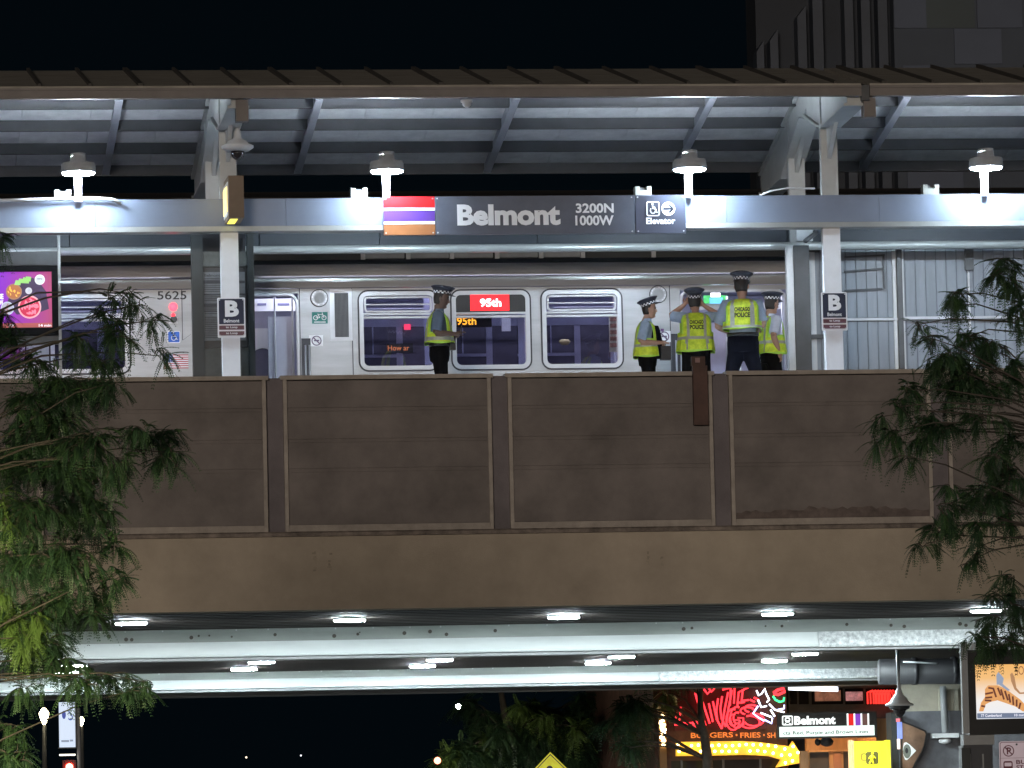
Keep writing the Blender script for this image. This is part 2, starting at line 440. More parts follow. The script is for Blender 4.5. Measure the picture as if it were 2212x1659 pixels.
MB().box(XL, XR, yE-.03, yE+.03, dz(yE)-.07, dz(yE)+.08).build('rear_eave', rafter_m, can)
RX = [AX(u, 212, 7.6) for u in (250, 678, 1100, 1520, 1936)]
for x in [RX[0]-2.74] + RX + [RX[-1]+2.74]:
    m = MB(); h0, h1 = .10, .20
    m.prismx([(RY+.2, dz(RY+.2)-.19), (RE-.05, dz(RE-.05)-.13), (RE-.05, dz(RE-.05)-.02), (RY+.2, dz(RY+.2)-.02)], x-.035, x+.035)
    m.prismx([(RY+.2, dz(RY+.2)-.215), (RE-.05, dz(RE-.05)-.155), (RE-.05, dz(RE-.05)-.135), (RY+.2, dz(RY+.2)-.195)], x-.055, x+.055)
    m.build('rafter', rafter_m, can)
for u, v in ((522, 236), (1876, 226)):
    x = AX(u, v, 3.45); MB().box(x-.085, x+.085, 3.36, 3.55, AZ(u, v+28, 3.45), 12.11).build('downspout_box', brown_m, can)
# small camera under the eave
x = AX(1008, 214, 3.5)
one('dome_camera', MB().lathe([(.02, -.11), (.055, -.08), (.065, -.04), (.085, -.03), (.085, 0)], (x, 3.5, 12.115), 14), lgrey_m, 'tiny white dome camera under the canopy eave', 'camera')

# bents: columns with gable arms
CXS = [AX(497, 650, 5.4), AX(1797, 600, 5.4)]
def bent(x, label):
    t = thing('canopy_frame', label, 'support frame', (x, 5.4, 8), 'frames carrying the canopy')
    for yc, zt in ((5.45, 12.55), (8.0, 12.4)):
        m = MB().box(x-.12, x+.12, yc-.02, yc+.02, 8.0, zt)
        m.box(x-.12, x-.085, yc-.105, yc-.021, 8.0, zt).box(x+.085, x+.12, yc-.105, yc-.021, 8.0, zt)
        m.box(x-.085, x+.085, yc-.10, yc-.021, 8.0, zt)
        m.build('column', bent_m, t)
        if yc < 6: MB().box(x-.125, x+.125, yc-.112, yc+.025, 8.0, 10.50).build('column_lamplit_wrap', mat('column_lamplit', (.78,.80,.84), .45, 0, .06, 2), t)  # lower front column wrapped in a paler tone: lamplight put into the colour
    zr = 12.70
    for nm, pts in (('rear_arm', [(RY-.1, zr+.08), (RE-.1, dz(RE-.1)-.22), (RE-.1, dz(RE-.1)-.50), (RE-.30, dz(RE-.30)-.60), (8.45, dz(8.45)-.85), (RY+.25, zr-.40), (RY-.1, zr-.3)]),
                    ('front_arm', [(RY-.1, zr+.08), (RY-.1, zr-.42), (5.5, 12.0), (5.2, 11.95), (FE+.12, 12.02), (FE+.12, 12.12)])):
        m = MB().prismx(pts, x-.10, x+.10)
        lo = pts[2:6] if nm == 'rear_arm' else pts[1:5]
        for (ya, za), (yb, zb) in zip(lo, lo[1:]):
            m.bar((x, ya, za), (x, yb, zb), (.15, 0, 0), Vector((0, -(zb-za), yb-ya)).normalized()*.018)
        if nm == 'rear_arm': m.bar((x, pts[0][0], pts[0][1]), (x, pts[1][0], pts[1][1]), (.15, 0, 0), (0, .02, .02))
        m.build(nm, bent_m, t)
    for yc, sgn, zt in ((8.0, 1, 12.25), (8.0, -1, 12.3), (5.42, -1, 12.2)):
        MB().prismx([(yc, zt), (yc+sgn*.95, zt-.02), (yc, zt-.75)], x-.03, x+.03).build('gusset', bent_m, t)
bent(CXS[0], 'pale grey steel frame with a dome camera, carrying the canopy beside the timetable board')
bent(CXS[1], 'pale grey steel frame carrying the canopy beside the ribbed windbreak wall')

# light beams along the platform
BZ0, BZ1 = 10.595, 10.98
fb = thing('light_beam', 'pale blue painted front beam holding the lamps and the long station sign', 'beam', (0, 5.4, 10.8))
edges = [XL] + [AX(u, 460, 5.3) for u in (208, 1060, 1902, 3160)]
edges = [XL, AX(206, 460, 5.3), AX(618, 460, 5.3), AX(1570, 460, 5.3), AX(1900, 460, 5.3), XR]
for a, b in zip(edges, edges[1:]): MB().box(a+.002, b-.002, 5.32, 5.52, BZ0, BZ1).build('beam_section', beam_m, fb)
MB().box(XL, XR, 5.30, 5.62, BZ0-.075, BZ0-.004).build('bottom_flange', mat('flange_grey', (.40,.41,.40), .3, .4, .1, 2), fb)
rb = thing('rear_beam', 'dark grey rear beam over the platform behind the pale front beam', 'beam', (0, 8, 10.7))
edges = [XL] + [AX(u, 515, 8) for u in (150, 560, 820, 1160, 1700)] + [XR]
for a, b in zip(edges, edges[1:]): MB().box(a+.006, b-.006, 7.98, 8.14, 10.61, 11.02).build('beam_section', mat('rear_beam_grey', (.035,.042,.052), .5, 0, .1, 3), rb)
MB().tube([(XL, 7.93, 10.545), (XR, 7.93, 10.545)], .06, 10).build('bottom_flange', mat('flange_pale', (.66,.68,.66), .3, .3, .08, 2), rb)

# lamps on the beam
lxs = [AX(u, 380, 5.3) for u in (168, 833, 1486, 2125)]
def lamp(x):
    t = thing('platform_lamp', '', 'lamp', (x, 5.27, BZ1), 'lamps standing on the front beam')
    MB().box(x-.05, x+.05, 5.245, 5.305, BZ1-.03, 11.335).build('post', white_m, t)
    yc = 5.13
    h = MB().rings([((x, yc, 11.335), (.235,0,0), (0,.255,0)), ((x, yc, 11.36), (.245,0,0), (0,.265,0)), ((x, yc, 11.47), (.235,0,0), (0,.255,0)), ((x, yc, 11.475), (.12,0,0), (0,.2,0)), ((x, yc, 11.56), (.11,0,0), (0,.19,0))], 24)
    h.build('housing', grey_m, t)
    MB().rings([((x, yc, 11.318), (.218,0,0), (0,.235,0)), ((x, yc, 11.333), (.225,0,0), (0,.245,0))], 24).build('lens', lamp_glow, t)
    MB().rings([((x, yc, 11.561), (.11,0,0), (0,.18,0)), ((x, yc, 11.60), (.11,0,0), (0,.18,0)), ((x, yc, 11.60), (.10,0,0), (0,.17,0)), ((x, yc, 11.585), (.10,0,0), (0,.17,0))], 24, caps=False).build('rim', grey_m, t)  # collar added to hide the upward emitter from below
    MB().rings([((x, yc, 11.562), (.09,0,0), (0,.16,0)), ((x, yc, 11.568), (.09,0,0), (0,.16,0))], 24).build('added_uplight', glow('added_uplight_glow', (.78, .89, 1.0), 2100), t)  # invented upward emitter, added only to brighten the roof underside
    return t
l0 = lamp(lxs[0])
labs = ['lit lamp on the front beam to the left of the overhead dome camera', 'lit lamp at the red end of the long station sign', 'lit lamp at the elevator end of the long station sign', 'lit lamp on the beam to the right of the right-hand canopy columns']
l0['label'] = labs[0]
for i in (1, 2, 3): copy_thing(l0, (lxs[i]-lxs[0], 0, 0), labs[i])
for dx, lb in ((-4.32, 'lit lamp on the front beam beyond the left edge of the view'), (4.32*4-.03, 'lit lamp on the front beam beyond the right edge of the view')): copy_thing(l0, (dx, 0, 0), lb)

# speaker boxes on the beam
for u, v, lb in ((135, 424, 'small white speaker box on the beam beside the leftmost lamp'), (775, 421, 'small white speaker box left of the red end of the station sign'),
              (1388, 413, 'small white speaker box above the station sign near its elevator panel'), (2009, 408, 'small white speaker box on the beam left of the rightmost lamp')):
    p = at(u, v, 5.5); m = MB().box(p.x-.115, p.x+.115, 5.42, 5.6, BZ1+.002, BZ1+.10)
    m.box(p.x-.115, p.x-.05, 5.42, 5.6, BZ1+.10, BZ1+.155).box(p.x+.05, p.x+.115, 5.42, 5.6, BZ1+.10, BZ1+.155)
    m.box(p.x-.045, p.x+.045, 5.46, 5.58, BZ1+.101, BZ1+.14, 1)
    one('speaker_box', m, [mat('box_cream', (.20,.20,.18), .6), dark_m], lb, 'speaker', 'small boxes on the front beam')
# conduits
m = MB().tube([at(0, 433, 5.28), at(60, 432, 5.28), at(200, 429, 5.28), at(245, 431, 5.28), at(262, 440, 5.28)], .025, 8)
one('conduit', m, lgrey_m, 'thin pale conduit running along the beam left of the frame with the camera', 'conduit')
m = MB().tube([at(1640, 422, 5.6), at(1668, 412, 5.6), at(1700, 407, 5.6), at(1760, 407, 5.6)], .014, 8)
one('cable', m, lgrey_m, 'thin cable arching up from the beam to the right-hand columns', 'cable')

# station sign
SY = 5.20
ss = thing('station_sign', 'long grey station name sign with red, purple and brown stripes and an elevator panel', 'sign', (AX(1155, 465, SY), SY, BZ0))
sz1, sz0 = AZ(830, 425, SY), AZ(830, 508, SY)
sx = lambda u: AX(u, 465, SY)
def szf(v, u): return AZ(u, v, SY)
hh = sz1-sz0
MB().box(sx(829), sx(939.5), SY, SY+.06, sz1-hh*.29, sz1).build('red_stripe', red_m, ss)
MB().box(sx(829), sx(939.5), SY-.002, SY+.06, sz1-hh*.36, sz1-hh*.295).box(sx(829), sx(939.5), SY-.002, SY+.06, sz1-hh*.715, sz1-hh*.645).build('white_stripe', white_m, ss)
MB().box(sx(829), sx(939.5), SY, SY+.06, sz1-hh*.64, sz1-hh*.365).build('purple_stripe', purple_m, ss)
MB().box(sx(829), sx(939.5), SY, SY+.06, sz0, sz1-hh*.72).build('brown_stripe', orange_m, ss)
npn = MB().box(sx(941), sx(1371), SY, SY+.06, sz0, sz1).build('name_panel', signgrey_m, ss)
m = MB(); ptext(m, 'Belmont', 988, 1211, 441, 487, SY-.004, 0, .045); ptext(m, '3200N', 1244, 1326, 439, 460, SY-.004, 0, .03); ptext(m, '1000W', 1243, 1326, 465, 487, SY-.004, 0, .03)
m.build('lettering', white_m, npn, False)
ep = MB().box(sx(1373), sx(1481), SY, SY+.06, sz0, sz1).build('elevator_panel', mat('sign_slate', (.045,.05,.075), .4, 0, .06, 3), ss)
def wheelchair(m, cx, cz, s, y, mi=0):
    """access symbol of height s"""
    P = lambda a, b: (cx+a*s, y, cz+b*s)
    m.disc(P(-.04, .40), .085*s, 12, 'y', .004, mi)
    m.tube([P(-.04, .29), P(-.02, .0), P(.20, -.02), P(.30, -.33), P(.40, -.30)], .045*s, 6, mi)
    m.tube([P(-.03, .12), P(.17, .12)], .04*s, 6, mi)
    m.tube([P(.22*math.cos(R(a))-.02, .24*math.sin(R(a))-.16) for a in range(130, 361, 15)], .04*s, 6, mi)
m = MB(); ptext(m, 'Elevator', 1396, 1459, 470, 484, SY-.004, 0, .03)
a = at(1410.5, 451, SY); b = .105
m.ring(rr(a.x-b*.9, a.x+b*.9, a.z-b, a.z+b, .03), rr(a.x-b*.9+.014, a.x+b*.9-.014, a.z-b+.014, a.z+b-.014, .02), SY-.006, SY-.001)
wheelchair(m, a.x, a.z, .165, SY-.004)
a = at(1443.5, 451, SY); m.disc((a.x, SY-.003, a.z), .098, 24, 'y', .004)
m.build('lettering', white_m, ep)
MB().bar((a.x-.075, SY-.008, a.z), (a.x+.065, SY-.008, a.z), (0, .002, 0), (0, 0, .013)).bar((a.x+.068, SY-.008, a.z), (a.x+.012, SY-.008, a.z+.055), (0,.002,0), (.010,0,.010)).bar((a.x+.068, SY-.008, a.z), (a.x+.012, SY-.008, a.z-.055), (0,.002,0), (-.010,0,.010)).build('arrow', mat('sign_navy', (.028,.032,.055), .5, spec=.2), ep)
for u in (833, 935, 945, 1365, 1378, 1476):
    for z in (sz0+.03, sz1-.03): MB().disc((sx(u), SY-.004, z), .011, 8, 'y', .01).build('bolt', lgrey_m, ss)

# B signs on the columns
def bsign(u0, u1, v0, v1, label):
    Y = 5.315; x0, x1 = AX(u0, (v0+v1)/2, Y), AX(u1, (v0+v1)/2, Y); z0, z1 = AZ((u0+u1)/2, v1, Y), AZ((u0+u1)/2, v0, Y)
    W, H = x1-x0, z1-z0
    t = thing('platform_sign', label, 'sign', ((x0+x1)/2, Y, z0), 'letter signs on the columns')
    MB().prism(rr(x0, x1, z0, z1, .015), Y, Y+.02).build('backing', white_m, t)
    MB().box(x0+W*.05, x1-W*.05, Y-.003, Y, z0+H*.335, z1-H*.03).build('name_field', mat('sign_navy', (.028,.032,.055), .5, spec=.2), t)
    lb = mat('loop_brown', (.10, .035, .045), .4)
    MB().box(x0+W*.05, x1-W*.05, Y-.003, Y, z0+H*.195, z0+H*.30).box(x0+W*.05, x1-W*.05, Y-.003, Y, z0+H*.05, z0+H*.155).build('line_bar', lb, t)
    m = MB()
    text(m, 'B', x0+W*.27, x0+W*.77, z0+H*.52, z1-H*.07, Y-.006, 0, .05)
    text(m, 'Belmont', x0+W*.22, x0+W*.78, z0+H*.375, z0+H*.465, Y-.006, 0, .02)
    for k in (.225, .075): text(m, 'to Loop', x0+W*.29, x0+W*.71, z0+H*k-.004, z0+H*(k+.06), Y-.006, 0, .02)
    m.build('lettering', white_m, t, False)
    for xx in (x0+.03, x1-.03):
        for zz in (z0+.03, z1-.03): MB().disc((xx, Y-.006, zz), .010, 8, 'y', .01).build('bolt', lgrey_m, t)
bsign(470, 530, 643, 729, 'platform letter sign on the column in front of the timetable board')
bsign(1775, 1830, 631, 714, 'platform letter sign on the column beside the ribbed windbreak wall')

# arrivals display hanging end-on, and big dome camera
x0, x1 = AX(494, 430, 4.5), AX(527, 430, 4.5); zt, zb = AZ(510, 379, 4.5), AZ(510, 470, 4.5)
t = thing('arrivals_display', 'brown arrivals display box seen end-on with a yellow glowing screen below the dome camera', 'display', ((x0+x1)/2, 4.9, zb))
MB().box(x0, x1, 4.5, 5.30, zb, zt).build('housing', mat('display_brown', (.16,.11,.07), .5), t)
MB().box(x0-.012, x0-.001, 4.56, 5.26, zb+.05, zt-.08).build('frame', lgrey_m, t)
MB().box(x0-.02, x0-.013, 4.6, 5.22, zb+.1, zt-.14).build('screen', glow('amber_screen', (1.0, .75, .25), 1.6), t)
MB().box(x0+.03, x1-.08, 4.65, 5.2, zb-.008, zb-.001).build('under_light', glow('yellow_glow', (1.0, .86, .12), 1.5), t)
t = thing('dome_camera', 'large white bell-shaped dome camera hanging from the left canopy frame', 'camera', (AX(513, 315, 5.0), 5.0, AZ(513, 345, 5.0)))
c = Vector((AX(513, 315, 5.0), 5.0, AZ(513, 315, 5.0)))
MB().lathe([(.03, .24), (.05, .20), (.06, .10), (.13, .07), (.155, .03), (.225, -.0), (.225, -.03), (.16, -.075), (.12, -.08)], c, 24).build('hood', lgrey_m, t)
MB().lathe([(.002, -.205), (.04, -.195), (.08, -.16), (.095, -.11), (.095, -.081)], c, 20).build('dome', mat('smoked_dome', (.02,.015,.015), .08), t)
MB().tube([c+Vector((0,0,.22)), c+Vector((.05,.1,.34)), c+Vector((.0,.3,.42))], .035, 10).build('bracket', lgrey_m, t)

# far canopy of the second platform
fc = thing('far_canopy', 'dark roof of the second platform showing faintly behind the front beam', 'canopy', (0, 19, 11))
MB().prismx([(16.6, AZ(1000, 423, 16.6)), (19.5, AZ(1000, 415, 19.5)+.02), (22.4, AZ(1000, 423, 16.6)), (22.4, 12.1), (16.6, 12.1)], XL, XR).build('roof', mat('far_roof', (.06,.045,.035), .8, 0, .3, 2), fc)
MB().box(XL, XR, 17.0, 17.2, 11.1, AZ(1000, 535, 17)).build('beam', dgrey_m, fc)
bx = MB()
for u in (784, 880, 975, 1072, 1165): bx.box(AX(u, 550, 17), AX(u+88, 550, 17), 16.9, 17.1, AZ(1000, 558, 17), AZ(1000, 541, 17))
bx.build('cable_box', grey_m, fc)
bx = MB()
for u in (780, 878, 972, 1070, 1165, 1255, 1408): bx.box(AX(u, 550, 16.8), AX(u+9, 550, 16.8), 16.8, 16.88, AZ(1000, 559, 16.8), AZ(1000, 538, 16.8))
bx.build('bracket', lgrey_m, fc)

# ------------------------------------------------------------------ train: two cars standing at the platform
TY = 9.3
def tx(u): return AX(u, 700, TY)
def tz(v, u=1100): return AZ(u, v, TY)
Z_BOT, Z_L1, Z_L2, Z_C0, Z_C1 = 7.6, 10.12, 10.285, 10.31, 10.50
WZ0, WZ1 = tz(800), tz(624)                     # window gasket bottom and top
dark_glass = mat('dark_glass', (.012, .012, .03), .08)
cove_pts = [(TY, Z_L1+.012), (TY+.05, Z_L2)]
def car_shell(t, xa, xb, holes):
    """holes: (x0, x1, z0, z1) rectangles left open in the side"""
    m = MB(); xs = xa
    for x0, x1, z0, z1 in sorted(holes):
        m.box(xs, x0, TY, TY+.05, Z_BOT, Z_L1)
        if z0 > Z_BOT: m.box(x0, x1, TY, TY+.05, Z_BOT, z0)
        if z1 < Z_L1: m.box(x0, x1, TY, TY+.05, z1, Z_L1)
        xs = x1
    m.box(xs, xb, TY, TY+.05, Z_BOT, Z_L1)
    m.build('side_wall', steel_m, t)
    m = MB().prismx([(TY-.004, Z_L1+.012), (TY+.011, Z_L2-.01), (TY+.10, Z_L2-.01), (TY+.10, Z_L1+.012)], xa, xb)
    m.build('letterboard', mat('letterboard_steel', (.52,.52,.52), .26, .45, .08, 1.2, stretch=(.4, 3, 3)), t)
    m = MB(); n = 9; pts = []
    for i in range(n*4+1):
        f = i/(n*4); z = Z_C0+f*(Z_C1-Z_C0); y = TY+.018+.17*f*f+.012*(0 if (i % 4) in (0, 3) else 1)
        pts.append((y, z))
    pts += [(TY+.35, Z_C1), (TY+.35, Z_C0)]
    m.prismx(pts, xa, xb); m.build('roof_cove', steel3_m, t)
    m = MB().prismx([(TY+.21, Z_C1+.004), (TY+.5, 10.6), (TY+1.42, 10.68), (TY+2.3, 10.6), (TY+2.8, Z_C0), (TY+2.8, Z_C0-.03), (TY+.36, Z_C0-.03), (TY+.36, Z_C1)], xa, xb)
    m.build('roof', dark_m, t)
    MB().box(xa+.05, xb-.05, TY+.06, TY+2.7, 7.7, 7.95).build('floor', mat('floor_vinyl', (.05,.05,.07), .5), t)
    # inside: ceiling, far wall with windows, cove lights
    MB().box(xa+.05, xb-.05, TY+.36, TY+2.75, 10.24, 10.27).build('ceiling', lavender_m, t)
    MB().box(xa+.05, xb-.05, TY+2.66, TY+2.75, 7.96, 10.23).build('far_wall', lavender_m, t)
    m = MB()
    m.box(xa+.3, xb-.3, TY+.45, TY+.62, 10.20, 10.235)
    m.build('ceiling_light', glow('car_light', (.78, .80, 1.0), 15), t)
def window(t, u0, u1, sign=None, z0=None, z1=None):
    x0, x1 = tx(u0), tx(u1); z0 = z0 or WZ0; z1 = z1 or WZ1
    f = MB().ring(rr(x0, x1, z0, z1, .15), rr(x0+.022, x1-.022, z0+.022, z1-.022, .13), TY-.012, TY+.02)
    w_ = f.build('window_gasket', rubber_m, t)
    f = MB().ring(rr(x0+.024, x1-.024, z0+.024, z1-.024, .128), rr(x0+.085, x1-.085, z0+.085, z1-.085, .075), TY-.02, TY+.06)
    f.box(x0+.08, x1-.08, TY-.018, TY+.05, z1-.375, z1-.345)
    f.box(x0+.08, x1-.08, TY-.012, TY+.05, z1-.425, z1-.395)
    f.build('window_frame', steel2_m, w_)
    if not sign:
        f = MB().ring(rr(x0+.10, x1-.10, z1-.335, z1-.10, .05), rr(x0+.125, x1-.125, z1-.31, z1-.125, .035), TY-.016, TY+.03)
        f.box(x0+.12, x1-.12, TY-.014, TY+.02, z1-.225, z1-.210)
        f.build('vent_sash', steel2_m, w_)
    MB().box(x0+.08, x1-.08, TY+.062, TY+.068, z0+.07, z1-.07).build('pane', glass_m, w_)
    return x0, x1, z0, z1
def inside_behind(t, u0, u1):
    """what shows through a window: the far side's windows, rails and poles"""
    x0, x1 = tx(u0)-.02, tx(u1)+.30; Y = TY+2.645
    m = MB(); mid = (x0+x1)/2
    m.box(x0+.02, mid+.12, Y, Y+.012, 8.0, 9.33)
    m.box(x0+.02, mid+.12, Y, Y+.012, 9.38, 9.80)
    m.box(mid+.22, x1-.10, Y, Y+.012, 8.2, 9.80)
    m.build('far_window', violet_m, t)
    m = MB().box(x0+.02, mid+.13, Y-.02, Y-.001, 9.33, 9.37).box(mid-.25, mid-.23, Y-.02, Y-.001, 9.38, 9.8).box(mid+.125, mid+.16, Y-.02, Y-.001, 8.0, 9.82).box(x0+.02, x1-.1, Y-.02, Y-.001, 9.8, 9.84)
    m.build('far_window_frame', lavender_m, t)
    MB().tube([(x0-.1, TY+1.2, 9.93), (x1+.2, TY+1.2, 9.93)], .016, 8).tube([(x0-.1, TY+1.7, 9.86), (x1+.2, TY+1.7, 9.86)], .016, 8).tube([(x1-.25, TY+1.2, 7.96), (x1-.25, TY+1.2, 10.24)], .018, 8).build('grab_rail', steel2_m, t)
    s = MB()
    for k in (0, .55): s.box(x0+.12+k, x0+.55+k, TY+.35, TY+.42, 8.35, 8.86).box(x0+.12+k, x0+.55+k, TY+.42, TY+.8, 8.35, 8.42)
    s.build('seat', mat('seat_blue', (.03,.035,.10), .7), t)
def round_speaker(t, u, v):
    x, z = tx(u), AZ(u, v, TY)
    s = MB().disc((x, TY-.012, z), .122, 24, 'y', .03).build('door_speaker', steel_m, t)
    MB().ring([(x+.134*math.cos(k*.2618), z+.134*math.sin(k*.2618)) for k in range(24)], [(x+.121*math.cos(k*.2618), z+.121*math.sin(k*.2618)) for k in range(24)], TY-.02, TY-.001).build('gasket', dgrey_m, s)
    MB().disc((x, TY-.032, z), .080, 24, 'y', .014).build('grille', grey_m, s)
    n = MB()
    for k in range(16):
        a = 2*math.pi*k/16+.1
        if k % 4: n.bar((x+.104*math.cos(a), TY-.03, z+.104*math.sin(a)), (x+.104*math.cos(a+.3), TY-.03, z+.104*math.sin(a+.3)), (0,.004,0), (.008*math.cos(a), 0, .008*math.sin(a)))
    n.build('rim', steel2_m, s)
def no_smoking(t, u, v, r=.075):
    x, z = tx(u), AZ(u, v, TY)
    p = MB().box(x-r*1.5, x+r*1.3, TY-.004, TY-.001, z-r*1.1, z+r*1.1).build('notice', white_m, t)
    m = MB().ring([(x+r*math.cos(2*math.pi*k/20), z+r*math.sin(2*math.pi*k/20)) for k in range(20)], [(x+r*.8*math.cos(2*math.pi*k/20), z+r*.8*math.sin(2*math.pi*k/20)) for k in range(20)], TY-.008, TY-.005)
    m.bar((x-r*.55, TY-.006, z+r*.55), (x+r*.55, TY-.006, z-r*.55), (0,.002,0), (.006,0,.006)).box(x-r*.5, x+r*.5, TY-.0085, TY-.0045, z-.008, z+.012)
    m.build('no_smoking_symbol', mat('symbol_ink', (.12,.08,.16), .5), p)
def door_rails(t, u0, u1, v0):
    x0, x1 = tx(u0), tx(u1); z1 = AZ((u0+u1)/2, v0, TY)
    MB().box(x0, x1, TY-.006, TY-.001, 7.7, z1).build('rail_recess', rubber_m, t)
    W = x1-x0
    m = MB()
    for a in (.42, .86): m.tube([(x0+W*a, TY-.02, 7.7), (x0+W*a, TY-.02, z1-.10)], .014, 8)
    m.build('door_rail', steel2_m, t)

# left car
ca = thing('train_car', 'stainless train car with blue access sign and flag, to the left of the timetable board', 'train car', (-10, TY, 7.6), 'cars of the standing train')
xa, xb = -14.0, tx(419)
u0a = 133 - (1346-1168) + 147
car_shell(ca, xa, xb, [(tx(105)+.05, tx(282)-.05, WZ0+.05, WZ1-.05), (tx(-100)+.05, tx(56)-.05, WZ0+.05, WZ1-.05)])
for a, b in ((105, 282), (-120, 56)):
    window(ca, a, b); inside_behind(ca, a, b)
m = MB().box(tx(393), tx(394.5), TY-.004, TY-.0005, AZ(393, 735, TY), Z_L1).bar((tx(394), TY-.002, AZ(394, 735, TY)), (tx(412), TY-.002, AZ(412, 722, TY)), (0,.002,0), (.005,0,.006))
m.build('panel_seam', rubber_m, ca)
m = MB(); ptext(m, '5625', 340, 403, 628.5, 647, TY-.004, 0, .01); m.build('car_number', black_m, ca, False)
for v, r, s in ((663, .058, 7), (681, .03, 3)):
    MB().lathe([(.002, -.03), (r*.7, -.025), (r, 0)], (0,0,0), 16)
    p = at(374, v, TY)
    MB().ell((p.x, TY-.01, p.z), r, .035, r*1.05, 14, 10).build('marker_lamp', glow('marker_red%d' % s, (1.0, .03, .05), s), ca)
p = at(375, 690, TY); MB().box(p.x-.07, p.x+.06, TY-.006, TY-.001, p.z-.06, p.z+.03).build('latch_plate', steel2_m, ca); MB().disc((p.x, TY-.02, p.z), .05, 16, 'y', .03).build('latch', dark_m, ca)
x0, x1 = tx(361), tx(389); z0, z1 = AZ(375, 741, TY), AZ(375, 715, TY)
a_ = MB().prism(rr(x0, x1, z0, z1, .02), TY-.004, TY-.0005).build('access_sign', white_m, ca)
MB().prism(rr(x0+.012, x1-.012, z0+.012, z1-.012, .015), TY-.006, TY-.0041).build('field', mat('access_blue', (.03,.13,.55), .4), a_)
m = MB(); wheelchair(m, (x0+x1)/2, (z0+z1)/2+.01, .15, TY-.009); m.build('symbol', white_m, a_)
x0, x1 = tx(352), tx(405.5); z0, z1 = AZ(380, 796, TY), AZ(380, 766, TY)
a_ = MB().box(x0, x1, TY-.003, TY-.0005, z0, z1).build('flag_decal', white_m, ca)
m = MB()
for k in range(0, 13, 2): m.box(x0, x1, TY-.0045, TY-.0031, z0+(z1-z0)*k/13, z0+(z1-z0)*(k+1)/13)
m.build('stripes', mat('flag_red', (.55,.12,.14), .5), a_)
cnt = MB().box(x0, x0+(x1-x0)*.38, TY-.006, TY-.0046, z0+(z1-z0)*6/13, z1); cnt.build('canton', mat('flag_blue', (.08,.12,.30), .5), a_)
st_ = MB()
for r_ in range(5):
    for q_ in range(6): st_.disc((x0+(x1-x0)*.38*(q_+.5)/6, TY-.0065, z0+(z1-z0)*(6.4+7*(r_+.3)/5)/13), .0055, 5, 'y', .001)
st_.build('stars', white_m, a_)
MB().box(xb-.02, xb+.0, TY+.02, TY+2.7, 7.6, 10.2).build('end_wall', steel_m, ca)

# right car
cb = thing('train_car', 'stainless train car with a red destination sign between the timetable board and the windbreak', 'train car', (6, TY, 7.6), 'cars of the standing train')
xa, xb = tx(530), tx(530)+14.6
DZ1 = tz(630)
door = lambda u0, u1: (tx(u0), tx(u1), 7.9, DZ1)
wins = [(773, 948), (973, 1148), (1168, 1346)]
holes = [door(548, 645)] + [(tx(a)+.05, tx(b)-.05, WZ0+.05, WZ1-.05) for a, b in wins] + [door(1470, 1700)]
car_shell(cb, xa, xb, holes)
for k, (a, b) in enumerate(wins):
    inside_behind(cb, a, b)
    x0, x1, z0, z1 = window(cb, a, b, sign=(k == 1))
    if k == 1:
        d = MB().box(x0+.086, x1-.086, TY-.008, TY+.055, z1-.344, z1-.086).build('destination_sign', black_m, cb)
        e = MB(); pbox(e, 1016, 1100, 636, 671, TY-.014, .005); e.build('red_field', glow('led_red', (1.0, .012, .02), 1.5), d)
        e = MB(); ptext(e, '95th', 1037, 1083, 645, 663, TY-.018, 0, .035); e.build('lettering', glow('led_white', (1.0, .85, .9), 2.2), d, False)
        yy = TY+.35
        d = MB(); pbox(d, 984, 1062, 681, 706, yy, .08); d = d.build('inside_sign', black_m, cb)
        e = MB(); ptext(e, '95th', 987, 1029, 685, 702, yy-.004, 0, .02); e.build('lettering', glow('led_amber', (1.0, .42, .03), 3.0), d, False)
        d = MB(); pbox(d, 1084, 1103, 683, 715, TY+1.3, .05); d.build('intercom', lgrey_m, cb)
        d = MB(); pbox(d, 1120, 1140, 686, 798, TY+.5, .03); d.build('windscreen_panel', lavender_m, cb)
    if k == 0:
        yy = TY+2.60
        d = MB(); pbox(d, 836, 892, 742, 762, yy, .04); d = d.build('inside_sign', black_m, cb)
        e = MB(); ptext(e, 'How ar', 838, 884, 746, 757, yy-.004, 0, .0); e.build('lettering', glow('led_orange', (1.0, .32, .10), 1.0), d, False)
        e = MB(); pbox(e, 873, 887, 700, 712, yy-.01, .02); e.build('exit_light', glow('exit_red', (1.0, .05, .12), 2.0), cb)
        d = MB(); pbox(d, 917, 946, 640, 798, TY+.6, .03); d.build('windscreen_panel', lavender_m, cb)
    if k == 2:
        d = MB(); pbox(d, 1316, 1336, 680, 760, TY+.7, .02); d = d.build('advert_panel', mat('advert_cream', (.55,.55,.40), .6, 0, .3, 6), cb)
        e = MB()
        for q in range(5): pbox(e, 1318, 1334, 685+q*14, 694+q*14, TY+.69, .004)
        e.build('print', mat('advert_ink', (.28,.14,.09), .6, 0, .5, 20), d)
        d = MB(); d.lathe([(.0, 0), (.05, .0), (.09, .05), (.06, .08)], at(1220, 745, TY+1.0), 14); d.build('pane_reflection', mat('reflection_yellow', (.7,.6,.3), .5), cb)  # yellowish blob modelled in place of a reflection in the window
round_speaker(cb, 690.5, 644); round_speaker(cb, 1423, 636)
no_smoking(cb, 683, 736); no_smoking(cb, 1434, 727)
m = MB(); pbox(m, 1427, 1434, 710, 717, TY-.004, .003); m.build('sticker', mat('sticker_purple', (.15,.06,.2), .5), cb)
door_rails(cb, 650, 670, 731); door_rails(cb, 1449, 1473, 721)
